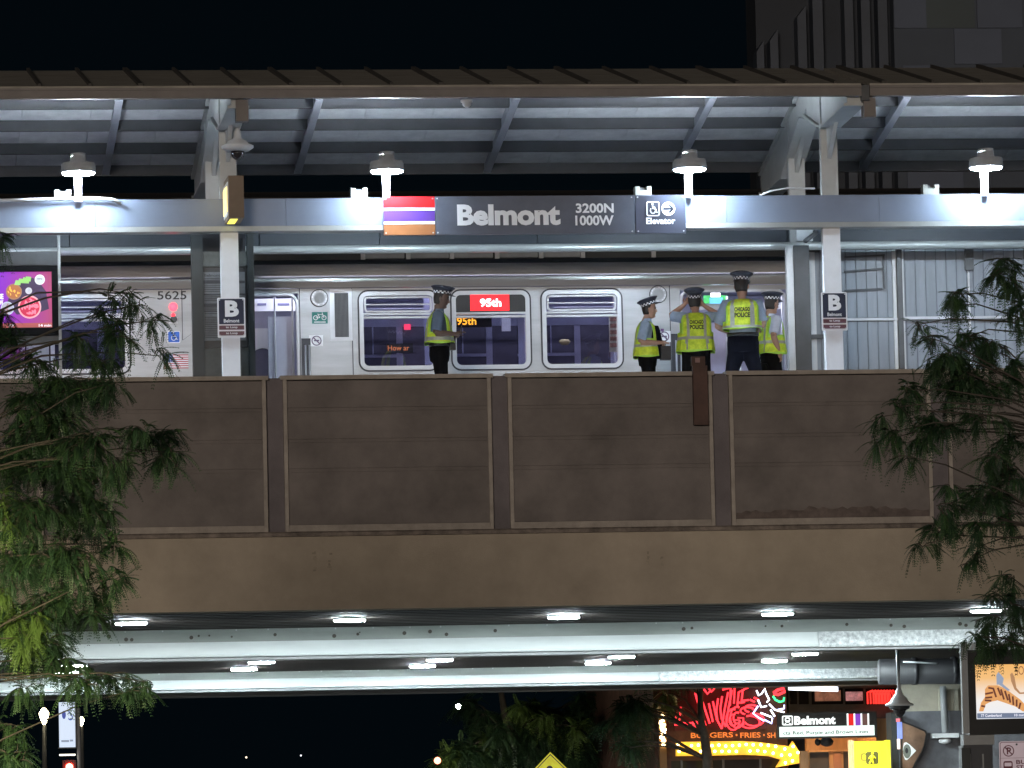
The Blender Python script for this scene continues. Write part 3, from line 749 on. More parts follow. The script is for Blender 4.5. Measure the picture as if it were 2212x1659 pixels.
# vertical panel seams and gritty lower corner
m = MB()
for u in (647, 760, 1447): m.box(tx(u), tx(u)+.012, TY-.003, TY-.0005, 7.7, Z_L1)
m.build('panel_seam', rubber_m, cb)
# bike notice
x0, x1 = tx(674), tx(708); z0, z1 = AZ(691, 699, TY), AZ(691, 674, TY)
b_ = MB().box(x0, x1, TY-.004, TY-.0005, z0, z1).build('bike_notice', mat('bike_green', (.02,.20,.17), .5), cb)
m = MB(); cx = (x0+x1)/2; zc = z0+(z1-z0)*.5
for s in (-1, 1): m.ring([(cx+s*.062+.036*math.cos(k*math.pi/8), zc+.036*math.sin(k*math.pi/8)) for k in range(16)], [(cx+s*.062+.026*math.cos(k*math.pi/8), zc+.026*math.sin(k*math.pi/8)) for k in range(16)], TY-.008, TY-.0045)
for p, q in (((-.062, 0), (-.02, .05)), ((-.02, .05), (.04, .05)), ((.04, .05), (0, 0)), ((0, 0), (-.03, .06)), ((.062, 0), (.035, .075)), ((-.062, 0), (0, 0))):
    m.bar((cx+p[0], TY-.006, zc+p[1]), (cx+q[0], TY-.006, zc+q[1]), (0,.002,0), (.004,0,.004))
m.box(x0+.03, x1-.03, TY-.007, TY-.0045, z0+.016, z0+.028)
m.build('symbol', white_m, b_)
# vent grille
v_ = MB(); pbox(v_, 713, 761, 624, 736, TY-.006, .005); v_ = v_.build('vent_plate', steel2_m, cb)
m = MB(); pbox(m, 723, 753, 633, 728, TY-.010, .003); m.build('vent_recess', mat('vent_dark', (.05,.052,.06), .5), v_)
m = MB(); x0, x1 = AX(723, 680, TY), AX(753, 680, TY); z0, z1 = AZ(738, 728, TY), AZ(738, 633, TY)
for k in range(11): m.box(x0+(x1-x0)*(k+.35)/11, x0+(x1-x0)*(k+.65)/11, TY-.016, TY-.0105, z0+.01, z1-.01)
m.build('vent_slats', mat('vent_slat', (.13,.13,.14), .4), v_)
m = MB()
for u in (719, 738, 757):
    for v in (629, 732): p = at(u, v, TY-.01); m.disc((p.x, TY-.012, p.z), .016, 10, 'y', .012)
m.build('vent_clip', steel2_m, v_)
# left door region: pocket lining, inner end door, folded leaf
x0, x1 = tx(548), tx(645)
MB().ring(rr(x0-.3, x1, 7.6, DZ1, .14), rr(x0-.27, x1-.03, 7.6, DZ1-.03, .12), TY-.01, TY+.14).build('door_frame', steel2_m, cb)
d = MB(); pbox(d, 580, 637, 684, 830, TY+.5, .05); d = d.build('windscreen_panel', mat('partition_pale', (.62,.62,.72), .6, 0, .05, 3), cb)
for u, yy in ((594, .42), (632, .3)): MB().tube([(AX(u, 700, TY+yy), TY+yy, 7.96), (AX(u, 700, TY+yy), TY+yy, 10.2)], .014, 8).build('grab_pole', lgrey_m, cb)
d = MB(); x0, x1 = AX(540, 700, TY+2.2), AX(592, 700, TY+2.2)
d.prism(rr(x0, x1, 7.9, 9.45, .18), TY+2.2, TY+2.24); d.build('end_door', violet_m, cb)
MB().ring(rr(x0-.30, x1+.30, 7.9, 9.75, .22), rr(x0, x1, 7.95, 9.45, .18), TY+2.16, TY+2.2).build('end_door_frame', white_m, cb)
m = MB(); pbox(m, 545, 640, 645, 672, TY+.9, .03); m = m.build('route_map', white_m, cb)
e = MB()
for a, b in ((556, 575), (600, 625)): pbox(e, a, b, 655, 660, TY+.89, .005)
e.build('print', mat('map_ink', (.2,.2,.35), .6), m)
# right door region
x0, x1 = tx(1470), tx(1700)
MB().ring(rr(x0, x1, 7.6, DZ1, .14), rr(x0+.03, x1-.03, 7.6, DZ1-.03, .12), TY-.01, TY+.14).build('door_frame', steel2_m, cb)
m = MB(); pbox(m, 1536, 1556, 627, 641, TY+.9, .05); m.build('exit_lamp', glow('exit_white', (1, .95, .95), 2.5), cb)
m = MB(); pbox(m, 1520, 1570, 638, 655, TY+.95, .04); m = m.build('exit_sign', mat('exit_green', (.05,.45,.10), .4, 0, .2, 9, emit=.35), cb)
m = MB(); pbox(m, 1533, 1562, 643, 656, TY+.93, .02); m.build('info_panel', mat('info_cyan', (.10,.40,.55), .4, emit=.4), cb)
m = MB(); pbox(m, 1500, 1700, 655, 668, TY+1.2, .04); m.build('rail_panel', mat('panel_white', (.6,.62,.66), .4), cb)
m = MB().tube([at(1690, 640, TY+.3), at(1690, 810, TY+.3)], .02, 8).tube([at(1660, 640, TY+.8), at(1660, 810, TY+.8)], .02, 8).tube([at(1570, 640, TY+.7), at(1570, 810, TY+.7)], .02, 8)
m.build('grab_pole', steel2_m, cb)

# ------------------------------------------------------------------ timetable board behind the left column
KY = 6.9
def kx(u): return AX(u, 660, KY)
def kz(v, u=480): return AZ(u, v, KY)
kb = thing('timetable_board', 'dark grey standing frame with a timetable sheet behind the lettered column', 'notice board', (kx(482), KY, 8))
m = MB()
for a, b in ((415, 440), (536, 550)): m.box(kx(a), kx(b), KY, KY+.14, 8.0, kz(500))
m.build('post', dgrey_m, kb)
for a, b in ((kz(575), kz(543)), (8.0, kz(752))): MB().box(kx(440)+.002, kx(536)-.002, KY+.02, KY+.12, a, b).build('crosspiece', mat('board_olive', (.05,.055,.05), .5, 0, .3, 4), kb)
bd = MB().box(kx(440)+.002, kx(536)-.002, KY+.05, KY+.1, kz(751), kz(576)).build('backboard', mat('board_black', (.03,.03,.03), .4), kb)
sh = MB().box(kx(438), kx(531), KY+.035, KY+.049, kz(735), kz(587)).build('timetable', mat('sheet_grey', (.13,.14,.145), .6, 0, .15, 8), bd)
m = MB(); text(m, 'Belmont', kx(443), kx(477), kz(597), kz(591), KY+.03, 0, .02)
r_ = random.Random(4)
for v in range(600, 732, 4):
    if r_.random() < .85: m.box(kx(442), kx(442)+(kx(529)-kx(442))*r_.uniform(.4, 1), KY+.028, KY+.034, kz(v+1.3), kz(v))
for v0, v1 in ((606, 612), (634, 637), (655, 662), (671, 673)): m.box(kx(441), kx(530), KY+.026, KY+.034, kz(v1), kz(v0))
m.build('print', mat('sheet_ink', (.03,.03,.035), .6), sh)
MB().box(kx(440), kx(536), KY+.3, KY+.34, kz(543), kz(500)).build('top_panel', black_m, kb)

# ------------------------------------------------------------------ advert screen at the left edge
SY2 = 6.9
ax = lambda u: AX(u, 650, SY2)
az = lambda v: AZ(60, v, SY2)
sc = thing('advert_screen', 'lit purple advert screen with bowls of food in a black casing', 'screen', (ax(20), SY2, 8))
xL = ax(112)-1.75
MB().ring([(xL-.12, az(725)), (ax(125.5), az(725)), (ax(125.5), az(574)), (xL-.12, az(574))], [(xL, az(708)), (ax(112), az(708)), (ax(112), az(587)), (xL, az(587))], SY2-.03, SY2+.1).build('casing', mat('casing_black', (.006,.006,.007), .8, 0, .1, 3, spec=.1), sc)
m = MB().box(ax(126), ax(132), SY2-.01, SY2+.1, 8.0, az(500)).box(xL-.25, xL-.18, SY2-.01, SY2+.1, 8.0, az(500))
m.build('post', mat('post_grey', (.28,.29,.28), .5, 0, .1, 3), sc)
for a, b in ((az(744), az(726)), (az(573), az(543))): MB().box(xL-.18, ax(126)-.001, SY2, SY2+.08, a, b).build('crosspiece', mat('board_grey', (.045,.05,.055), .5, 0, .2, 4), sc)
def screen_mat(name, stops, axis, emit):
    m = bpy.data.materials.new(name); m.use_nodes = True; n = m.node_tree.nodes; l = m.node_tree.links; b = n['Principled BSDF']
    tc = n.new('ShaderNodeTexCoord'); sp = n.new('ShaderNodeSeparateXYZ'); rp = n.new('ShaderNodeValToRGB')
    l.new(tc.outputs['Generated'], sp.inputs[0]); l.new(sp.outputs[axis], rp.inputs[0])
    e = rp.color_ramp.elements; e[0].position, e[0].color = stops[0][0], (*stops[0][1], 1); e[1].position, e[1].color = stops[-1][0], (*stops[-1][1], 1)
    for p, c in stops[1:-1]: q = e.new(p); q.color = (*c, 1)
    l.new(rp.outputs[0], b.inputs['Emission Color']); b.inputs['Emission Strength'].default_value = emit; b.inputs['Base Color'].default_value = (.02,.02,.02,1)
    return m
pic = MB().box(xL, ax(112), SY2+.01, SY2+.03, az(708), az(587)).build('picture', screen_mat('screen_purple', [(0, (.20,.0,.85)), (.5, (.25,.01,.80)), (.8, (.42,.03,.42)), (1, (.50,.06,.20))], 0, 1.0), sc)
bb = MB().box(xL, ax(112), SY2+.005, SY2+.009, az(708), az(697.5)).build('caption_bar', glow('caption_brown', (.42,.10,.10), .9), pic)
m = MB(); text(m, '14 min', ax(83), ax(110), az(706), az(700), SY2+.003, 0, .02); text(m, '77', ax(17), ax(30), az(707), az(700), SY2+.003, 0, .03); text(m, 'SE', ax(-4), ax(7.5), az(646), az(634), SY2+.003, 0, .05); text(m, 'W', ax(-2), ax(7), az(658), az(647.5), SY2+.003, 0, .05)
m.build('lettering', glow('screen_white', (.9,.9,1.0), 1.0), pic, False)
def bowl(u, v, r, rim, fill, bits, n, seed):
    rn = random.Random(seed); c = at(u, v, SY2); k = r/157.0*1.0
    o = MB().disc((c.x, SY2+.006, c.z), k, 28, 'y', .004).build('bowl', glow('scr_'+rim[0], rim[1], .9), pic)
    MB().disc((c.x, SY2+.002, c.z), k*.86, 28, 'y', .003).build('filling', glow('scr_'+fill[0], fill[1], .9), o)
    m = MB()
    for i in range(n):
        a = rn.uniform(0, 6.28); d = k*.68*math.sqrt(rn.random()); th = rn.uniform(0, 3.1); s = k*rn.uniform(.10, .19)
        q = Vector((c.x+d*math.cos(a), SY2-.001, c.z+d*math.sin(a)))
        m.prism([(q.x+s*1.5*math.cos(th)*math.cos(t)-s*.6*math.sin(th)*math.sin(t), q.z+s*1.5*math.sin(th)*math.cos(t)+s*.6*math.cos(th)*math.sin(t)) for t in [j*.785 for j in range(8)]], SY2-.001-.0003*i, SY2+.0)
    m.build('topping', glow('scr_'+bits[0], bits[1], .95), o)
dk_ = MB(); c = at(66, 637, SY2)
dk_.prism([(c.x+(-.34+.0*0), c.z-.12), (c.x-.22, c.z+.18), (c.x-.05, c.z+.27), (c.x+.10, c.z+.22), (c.x+.22, c.z+.05), (c.x+.26, c.z-.2), (c.x+.1, c.z-.26), (c.x-.2, c.z-.28)], SY2+.0072, SY2+.0092)
dk_.build('tray', glow('scr_tray', (.05,.03,.08), .9), pic)
bowl(64, 663, 26, ('pink', (.85,.45,.50)), ('rose', (.60,.03,.09)), ('meat', (.85,.25,.36)), 22, 1)
bowl(30, 630, 18, ('clay', (.38,.20,.12)), ('stew', (.45,.16,.06)), ('egg', (.95,.55,.10)), 9, 2)
bowl(16, 666, 15, ('blue', (.55,.60,.75)), ('broth', (.45,.45,.55)), ('shell', (.35,.18,.22)), 8, 3)
bowl(62, 628, 7.5, ('pale', (.70,.72,.78)), ('sauce', (.60,.62,.70)), ('drip', (.42,.45,.55)), 4, 4)
bowl(86, 604, 11.5, ('white', (.80,.82,.84)), ('plate', (.62,.66,.70)), ('mark', (.62,.66,.72)), 2, 5)
m = MB()
for u, v, s in ((38, 611, .05), (45, 607, .045), (55, 606, .06), (60, 603, .05)): c = at(u, v, SY2); m.prism([(c.x-s, c.z-s*.6), (c.x+s*.8, c.z-s*.7), (c.x+s, c.z+s*.6), (c.x-s*.5, c.z+s*.8)], SY2+.0, SY2+.004)
m.build('greens', glow('scr_green', (.35,.65,.22), .9), pic)
m = MB(); text(m, 'BBQ', at(81,604,SY2).x, at(91,604,SY2).x, at(86,604,SY2).z, at(86,601,SY2).z, SY2-.006, 0, .02); m.build('print', glow('scr_ink', (.08,.09,.2), .5), pic, False)

# ------------------------------------------------------------------ windbreak walls at the right end of the platform
WY = 8.3
wx = lambda u, v=650: AX(u, v, WY)
wz = lambda v, u=1950: AZ(u, v, WY)
wb = thing('windbreak_wall', 'ribbed translucent windbreak wall with grey steel posts at the right end of the platform', 'wall', (wx(1950), WY, 8))
def ribbed(name, u0, u1, v0, v1, pitch=.155, white=0):
    x0, x1, z0, z1 = wx(u0), wx(u1), wz(v1, (u0+u1)/2), wz(v0, (u0+u1)/2)
    o = MB().box(x0, x1, WY+.03, WY+.07, z0, z1).build(name, polyc_m, wb)
    m = MB(); x = x0+.06
    while x < x1: m.box(x-.006, x+.006, WY+.016, WY+.03, z0, z1); x += pitch
    m.build('rib', mat('rib_grey', (.11,.125,.15), .5), o)
ribbed('wall_panel', 1747, 1776, 545, 800, .12); ribbed('wall_panel', 1776, 1938, 500, 686); ribbed('wall_panel', 1776, 1938, 693, 800)
ribbed('wall_panel', 1949, 2092, 500, 684); ribbed('wall_panel', 1949, 2092, 691, 800); ribbed('wall_panel', 2096, 2330, 500, 684); ribbed('wall_panel', 2096, 2330, 691, 800)
m = MB()
m.box(wx(1938), wx(1949), WY-.06, WY+.08, 8.0, wz(495)).box(AX(1717, 650, 7.8), AX(1750, 650, 7.8), 7.78, 7.89, 8.0, AZ(1730, 530, 7.8)).box(wx(2330), wx(2340), WY-.06, WY+.08, 8, 10.8)
m.build('post', dark_m, wb)
m = MB().box(AX(1701, 650, 7.8), AX(1716, 650, 7.8), 7.8, 7.9, 8.0, AZ(1710, 530, 7.8)).box(wx(1930), wx(1937.5), WY, WY+.03, 8.0, wz(500)).box(wx(1950), wx(1953), WY-.02, WY+.03, 8.0, wz(500))
m.box(wx(2092), wx(2096), WY-.0, WY+.08, 8.0, wz(590)).box(wx(1750), wx(1762), WY-.01, WY+.02, 8, wz(545, 1756))
m.build('jamb', lgrey_m, wb)
MB().box(wx(2086), wx(2104), WY-.06, WY-.0, wz(585), wz(498)).build('stub_post', dark_m, wb)
m = MB().box(wx(1776), wx(1938), WY-.01, WY+.05, wz(692.5, 1860), wz(687.5, 1860)).box(wx(1949), wx(2330), WY-.02, WY+.05, wz(690), wz(684.5))
m.build('transom', steel2_m, wb)
m = MB().box(wx(1750), wx(1778), WY-.05, WY-.005, wz(732, 1762), wz(723, 1762)).box(wx(1949), wx(2330), WY-.03, WY-.021, wz(693.5), wz(690.5))
m.build('kick_rail', dark_m, wb)
MB().box(wx(1776), wx(2330), WY-.06, WY+.1, wz(499), wz(484)).build('head_beam', dgrey_m, wb)
m = MB()
for p, q in (((1824, 556), (1911, 551)), ((1824, 587), (1908, 580)), ((1824, 628), (1906, 624)), ((1908, 550), (1911, 624))):
    a, b = at(*p, WY), at(*q, WY); m.bar((a.x, WY+.0, a.z), (b.x, WY+.0, b.z), (0,.012,0), Vector((-(b.z-a.z), 0, b.x-a.x)).normalized()*.013)
m.build('hanging_frame', mat('frame_black', (.03,.033,.04), .4), wb)
p = at(1740, 505, 7.6)
cm = thing('bullet_camera', 'grey bullet camera on a bracket left of the column with the right letter sign', 'camera', p)
MB().box(p.x-.14, p.x+.10, 7.55, 7.7, p.z-.11, p.z+.10).build('mount', lgrey_m, cm)
MB().tube([(p.x+.14, 7.5, p.z+.0), (p.x-.08, 7.2, p.z-.15)], .035, 10).build('body', dark_m, cm)

# long wooden-brown post fixed to the parapet's outer face
x0, x1 = AX(1498, 850, -.12), AX(1529, 850, -.12)
m = MB().box(x0, x1, -.13, -.04, AZ(1513, 918, -.1), AZ(1513, 790, -.1)).box(x0-.01, x1-.02, -.09, -.04, AZ(1513, 790, -.1)+.001, AZ(1508, 770, -.1))
wp = one('cover_post', m, mat('post_redbrown', (.085,.045,.035), .75, 0, .2, 4), 'reddish brown post fixed upright on the outer face of the parapet below the officers', 'post')
m = MB(); pbox(m, 1502, 1512, 773, 783, -.16, .02); m.build('junction_box', mat('box_pink', (.28,.17,.16), .6), wp)

# ------------------------------------------------------------------ people
skin_m = mat('skin', (.42, .25, .18), .55, 0, .06, 8)
skin_dark = mat('skin_deep', (.13, .08, .06), .5, 0, .06, 8)
navy_m = mat('uniform_navy', (.0035, .0042, .009), .9, 0, .2, 12, .3, 80, spec=.12)
black_cloth = mat('trousers_black', (.004, .0036, .004), .9, 0, .2, 12, .3, 80, spec=.1)
shirt_m = mat('shirt_blue', (.36, .48, .66), .75, 0, .10, 10, .7, 16)
shirt_pale = mat('shirt_pale', (.62, .68, .82), .75, 0, .08, 10, .3, 70)
lime_m = mat('vest_lime', (.66, .96, .05), .6, 0, .22, 14, .8, 13)
tape_m = mat('vest_tape', (.42, .45, .40), .35, .2, .15, 12)
edge_m = mat('vest_edge', (.50, .85, .10), .5, 0, .08, 10)
ink_m = mat('vest_ink', (.02, .03, .015), .7)
hair_m = mat('hair_dark', (.02, .016, .014), .7)
cap_m = mat('cap_navy', (.018, .02, .034), .45, 0, .15, 20)
check_w = mat('cap_check', (.75, .76, .80), .5)
eye_m = mat('eye_dark', (.02, .015, .012), .3)

def officer(label, loc, H, head_dir, body_dir, arms, skin, shirt, lean=(0, 0), bulk=1.0, nod=0.0, trousers=None, cap_tilt=0.0, legs=0.14, back_text=False, extra=None, hem=.46):
    """loc: feet; H: height without cap; directions: angle in the ground plane the face / chest points to (0 = +x, 90 = away);
    arms: for 'L','R' -> elbow, wrist, finger direction, in body frame (side out, forward, up) as fractions of H from the ground"""
    s = H / 1.78
    fa = Vector((math.cos(R(body_dir)), math.sin(R(body_dir)), 0)); la = Vector((-fa.y, fa.x, 0)); up = Vector((0, 0, 1))
    base = Vector(loc)
    t = thing('person', label, 'person', loc, 'officers in lime vests on the platform')
    ln = Vector((0, 0, 0)) + fa*lean[0] + la*lean[1]
    def P(side, fwd, z):
        return base + la*side*s + fa*fwd*s + up*z*s + ln*max(0, z-.9)/.6*s
    hf = Vector((math.cos(R(head_dir)), math.sin(R(head_dir)), 0)); hl = Vector((-hf.y, hf.x, 0))
    hc = P(0, .045, 1.655)                                   # head centre
    nodq = Matrix.Rotation(R(nod), 3, hl)
    HS = 1.10
    def Hd(side, fwd, z): return hc + nodq @ (hl*side*1.06 + hf*fwd + up*z)*s*HS
    # ---- body: one continuous surface
    b = MB()
    prof = [(-.135,.045,.030,.03),(-.125,.055,.040,.032),(-.10,.062,.055,.02),(-.06,.070,.075,.008),(-.02,.075,.088,.0),(.03,.079,.097,-.004),(.07,.078,.098,-.008),(.10,.068,.086,-.010),(.125,.045,.06,-.012),(.135,.02,.03,-.012)]
    b.rings([(Hd(0, f, z), nodq @ hl*sx_*s*HS*1.06, nodq @ hf*sy_*s*HS) for z, sx_, sy_, f in prof], 20)
    b.tube([Hd(0, .085, .02), Hd(0, .105, -.015), Hd(0, .112, -.03), Hd(0, .092, -.042)], [.010*s, .013*s, .017*s, .012*s], 8)      # nose
    b.ell(Hd(0, .078, -.065), .026*s, .022*s, .014*s)                                                                         # mouth
    b.ell(Hd(0, .070, -.105), .03*s, .025*s, .022*s)                                                                          # chin
    for sg in (-1, 1): b.ell(Hd(sg*.079, -.005, -.02), .014*s, .026*s, .034*s)                                                # ears
    b.tube([P(0, -.02, 1.42), P(0, .0, 1.50), Hd(0, -.02, -.09)], [.075*s, .062*s, .060*s], 14)
    b.rings([(P(0, 0, z), la*a*s*bulk, fa*d*s*bulk) for z, a, d in ((.86,.16,.11),(1.0,.15,.105),(1.15,.15,.105),(1.30,.175,.11),(1.40,.17,.09),(1.45,.10,.07))], 20)
    arms_pts = {}
    for nm, sg in (('L', 1), ('R', -1)):
        e, w_, fd, curl = arms[nm]
        sh = P(sg*.205, 0, 1.395); el = P(sg*e[0], e[1], e[2]); wr = P(sg*w_[0], w_[1], w_[2])
        arms_pts[nm] = (sh, el, wr)
        b.tube([P(sg*.12, 0, 1.41), sh, sh.lerp(el, .5), el], [.055*s, .065*s, .058*s, .048*s], 12)
        b.tube([el, el.lerp(wr, .3), el.lerp(wr, .75), wr], [.048*s, .050*s, .037*s, .030*s], 12)
        d = (la*sg*fd[0] + fa*fd[1] + up*fd[2]).normalized()
        side = d.cross(fa if abs(d.dot(fa)) < .8 else up).normalized()
        nrm = d.cross(side).normalized()*(1 if curl >= 0 else -1)
        pe = wr + d*.085*s
        b.tube([wr, wr + d*.03*s, wr + d*.06*s, pe], [(.024*s,.026*s), (.020*s,.036*s), (.017*s,.041*s), (.013*s,.038*s)] if False else [.026*s, .031*s, .033*s, .028*s], 10)
        for q, fl in zip((-.030, -.010, .010, .030), (.070, .080, .076, .060)):
            r0 = pe + side*q*s; k1 = r0 + (d*.9 + nrm*.35*abs(curl)).normalized()*fl*.55*s
            k2 = k1 + (d*.5 + nrm*.9*abs(curl)).normalized()*fl*.45*s
            b.tube([r0 - d*.02*s, r0, k1, k2], [.0105*s, .0105*s, .0095*s, .0075*s], 6)
        th0 = wr + d*.025*s + side*.026*s
        b.tube([th0, th0 + (d*.5+side*.8)*.035*s, th0 + (d*.9+side*.6+nrm*.5)*.065*s], [.014*s, .012*s, .009*s], 6)
    for sg in (-1, 1):
        b.tube([P(sg*.09, 0, .90), P(sg*legs*.8, .02, .49), P(sg*legs, -.01, .09)], [.085*s, .055*s, .04*s], 12)
        b.tube([P(sg*legs, -.05, .05), P(sg*legs, .06, .05), P(sg*legs, .19, .03)], [.045*s, .045*s, .03*s], 10)
    body = obj_from_mesh('body', remesh(b, .0085), [skin], t)
    # ---- face
    for sg in (-1, 1):
        MB().ell(Hd(sg*.031, .086, .005), .013*s, .008*s, .008*s, 10, 6).build('eye', eye_m, t)
    e = MB()
    for sg in (-1, 1): e.bar(Hd(sg*.016, .094, .024), Hd(sg*.05, .083, .026), (0, 0, .004), hf*.006)
    e.build('eyebrows', hair_m, t)
    # ---- hair: back and sides below the cap
    h = MB().rings([(Hd(0, f-.012, z), nodq @ hl*(sx_+.006)*s*HS*1.06, nodq @ hf*(sy_-.004)*s*HS) for z, sx_, sy_, f in ((-.085,.058,.060,-.012),(-.05,.069,.078,-.010),(-.01,.0755,.088,-.010),(.05,.080,.096,-.008),(.09,.070,.085,-.010))], 20)
    h.build('hair', hair_m, t)
    # ---- cap
    ct = nodq @ Matrix.Rotation(R(cap_tilt), 3, hl)
    def C(side, fwd, z): return Hd(0, -.004, .052) + ct @ (hl*side*1.12 + hf*fwd*1.1 + up*z*1.08)*s*1.08
    cring = lambda z, a, d, f=0: (C(0, f, z), ct @ hl*a*s*1.20, ct @ hf*d*s*1.18)
    cap = MB().rings([cring(.0, .088, .107), cring(.042, .090, .109), cring(.052, .100, .120), cring(.082, .132, .150, .004), cring(.090, .130, .148, .004), cring(.104, .095, .11, .002), cring(.110, .02, .02)], 28)
    cap.rings([cring(.004, .0905, .1095), cring(.004, .0885, .1075)], 28)
    v = []; 
    for k in range(13):
        a = R(-78 + 156*k/12); v.append((math.sin(a), math.cos(a)))
    vs = [C(.088*q[0], .107*q[1], .008) for q in v] + [C(.098*q[0], .107+.06*max(0, q[1])**1.2-.107*(1-q[1]), -.016*max(0,q[1])+.004) for q in v]
    vs += [p + up*.004 for p in vs]
    n_ = 13; fs = []
    for k in range(12): fs += [(k, k+1, n_+k+1, n_+k), (2*n_+k, 3*n_+k, 3*n_+k+1, 2*n_+k+1), (n_+k, n_+k+1, 3*n_+k+1, 3*n_+k)]
    cap.add(vs, fs)
    cap = cap.build('cap', cap_m, t)
    bd_ = MB().rings([cring(.004, .092, .111), cring(.021, .0925, .1115), cring(.038, .093, .112)], 28, fm=lambda i, k, c: (i + k) % 2, caps=False)
    bd_.build('check_band', [cap_m, check_w], cap)
    # ---- shirt and trousers
    g = MB().rings([(P(0, 0, z), la*a*s*bulk, fa*d*s*bulk) for z, a, d in ((.90,.175,.125),(1.0,.168,.122),(1.15,.168,.122),(1.30,.190,.125),(1.39,.19,.105),(1.44,.12,.085))], 20)
    g.rings([(P(0, 0, 1.42), la*.10*s, fa*.085*s), (P(0, .005, 1.485), la*.070*s, fa*.066*s)], 16)
    for nm, sg in (('L', 1), ('R', -1)):
        sh, el, wr = arms_pts[nm]
        g.tube([P(sg*.12, 0, 1.405), sh, sh.lerp(el, .5), sh.lerp(el, .88)], [.07*s, .088*s, .082*s, .080*s], 12)
    obj_from_mesh('shirt', remesh(g, .012), [shirt], t)
    g = MB().rings([(P(0, 0, z), la*a*s*bulk, fa*d*s*bulk) for z, a, d in ((.74,.185,.14),(.85,.20,.155),(.95,.195,.15),(1.0,.19,.147))], 20)
    for sg in (-1, 1): g.tube([P(sg*.09, 0, .88), P(sg*.095, .01, .72), P(sg*legs*.85, .025, .48), P(sg*legs, 0, .08)], [.118*s*bulk, .112*s*bulk, .09*s, .08*s], 14)
    obj_from_mesh('trousers', remesh(g, .013), [trousers or black_cloth], t)
    bl = MB().rings([(P(0, 0, z), la*.202*s*bulk, fa*.158*s*bulk) for z in (.955, 1.0)], 20)
    bl = bl.build('duty_belt', black_m, t)
    # ---- vest: lime with silver tape, open at the front
    rn = random.Random(hash(label) % 1000 if False else len(label)*31)
    zs = [hem*1.9 + (1.455-hem*1.9)*i/26 for i in range(27)]
    def prof_at(z):
        pts = [(.80,.268,.240),(.95,.258,.228),(1.10,.240,.205),(1.25,.240,.188),(1.35,.240,.165),(1.41,.205,.125),(1.455,.115,.092)]
        for (z0, a0, d0), (z1, a1, d1) in zip(pts, pts[1:]):
            if z <= z1: f = max(0, (z-z0)/(z1-z0)); return (a0+(a1-a0)*f)*bulk, (d0+(d1-d0)*f)*bulk
        return pts[-1][1]*bulk, pts[-1][2]*bulk
    vm = MB(); N = 72; verts = []
    for i, z in enumerate(zs):
        a, d = prof_at(z)
        for k in range(N):
            th = 2*math.pi*k/N
            wv = 1 + (.030*math.sin(th*5+rn.random()*.3+i*.05) + .018*math.sin(th*11+1.7+i*.09))*max(.0, min(1, (1.35-z)/.4)) + rn.uniform(-.006, .006)
            # flat sides so that arms come out of an armhole
            x_ = a*wv*math.copysign(abs(math.cos(th))**.85, math.cos(th)); y_ = d*wv*math.copysign(abs(math.sin(th))**.85, math.sin(th))
            zz = z + (.012*math.sin(th*3+2) if i == 0 else 0)
            verts.append(P(x_, y_, zz))
    o0 = len(vm.v); vm.v += [tuple(x) for x in verts]
    for i in range(len(zs)-1):
        z = (zs[i]+zs[i+1])/2
        for k in range(N):
            th = 2*math.pi*(k+.5)/N; cs, sn = math.cos(th), math.sin(th)
            lat = abs(cs)*prof_at(z)[0]
            if sn > .55 and lat < .022 + .13*max(0, (z-1.12)/.33): continue          # open front, V neck
            if abs(cs) > .80 and 1.16 < z < 1.405: continue                          # armholes
            mi = 0
            if 1.035 < z < 1.085: mi = 1
            elif .095 < lat < .140 and z > 1.085: mi = 1
            elif .120 < lat < .150 and z <= 1.035 and z > .86: mi = 1
            if abs(cs) > .70 and 1.13 < z < 1.42: mi = 2
            if i == 0: mi = 2
            vm.f.append([o0+x for x in (i*N+k, i*N+(k+1)%N, (i+1)*N+(k+1)%N, (i+1)*N+k)]); vm.m.append(mi); vm.sm.append(True)
    vest = vm.build('vest', [lime_m, tape_m, edge_m], t)
    so_ = vest.modifiers.new('thickness', 'SOLIDIFY'); so_.thickness = .008*s; so_.offset = 0
    if back_text:
        tm = MB()
        for wd, z0, z1, hw in (('CHICAGO', 1.275, 1.335, .105), ('POLICE', 1.195, 1.262, .105)):
            vs, fs = text_pts(wd, .04)
            ax_, bx_ = min(q.x for q in vs), max(q.x for q in vs); ay_, by_ = min(q.y for q in vs), max(q.y for q in vs)
            out = []
            for q in vs:
                lx = -hw + (q.x-ax_)/(bx_-ax_)*2*hw; z = z0 + (q.y-ay_)/(by_-ay_)*(z1-z0)
                a, d = prof_at(z); out.append(P(-lx if False else -lx, -(d*1.05)*max(0, 1-(abs(lx)/a)**2)**.45-.012, z))
            tm.add(out, fs)
        tm.build('lettering', ink_m, vest, False)
    # collar
    MB().rings([(P(0, .0, 1.45), la*.082*s, fa*.080*s), (P(0, .008, 1.50), la*.070*s, fa*.068*s)], 18, caps=False).build('collar', shirt, t)
    if extra: extra(t, P, Hd, arms_pts, s)
    return t

def stand(u, Y): return (AX(u, 700, Y), Y, 8.012)
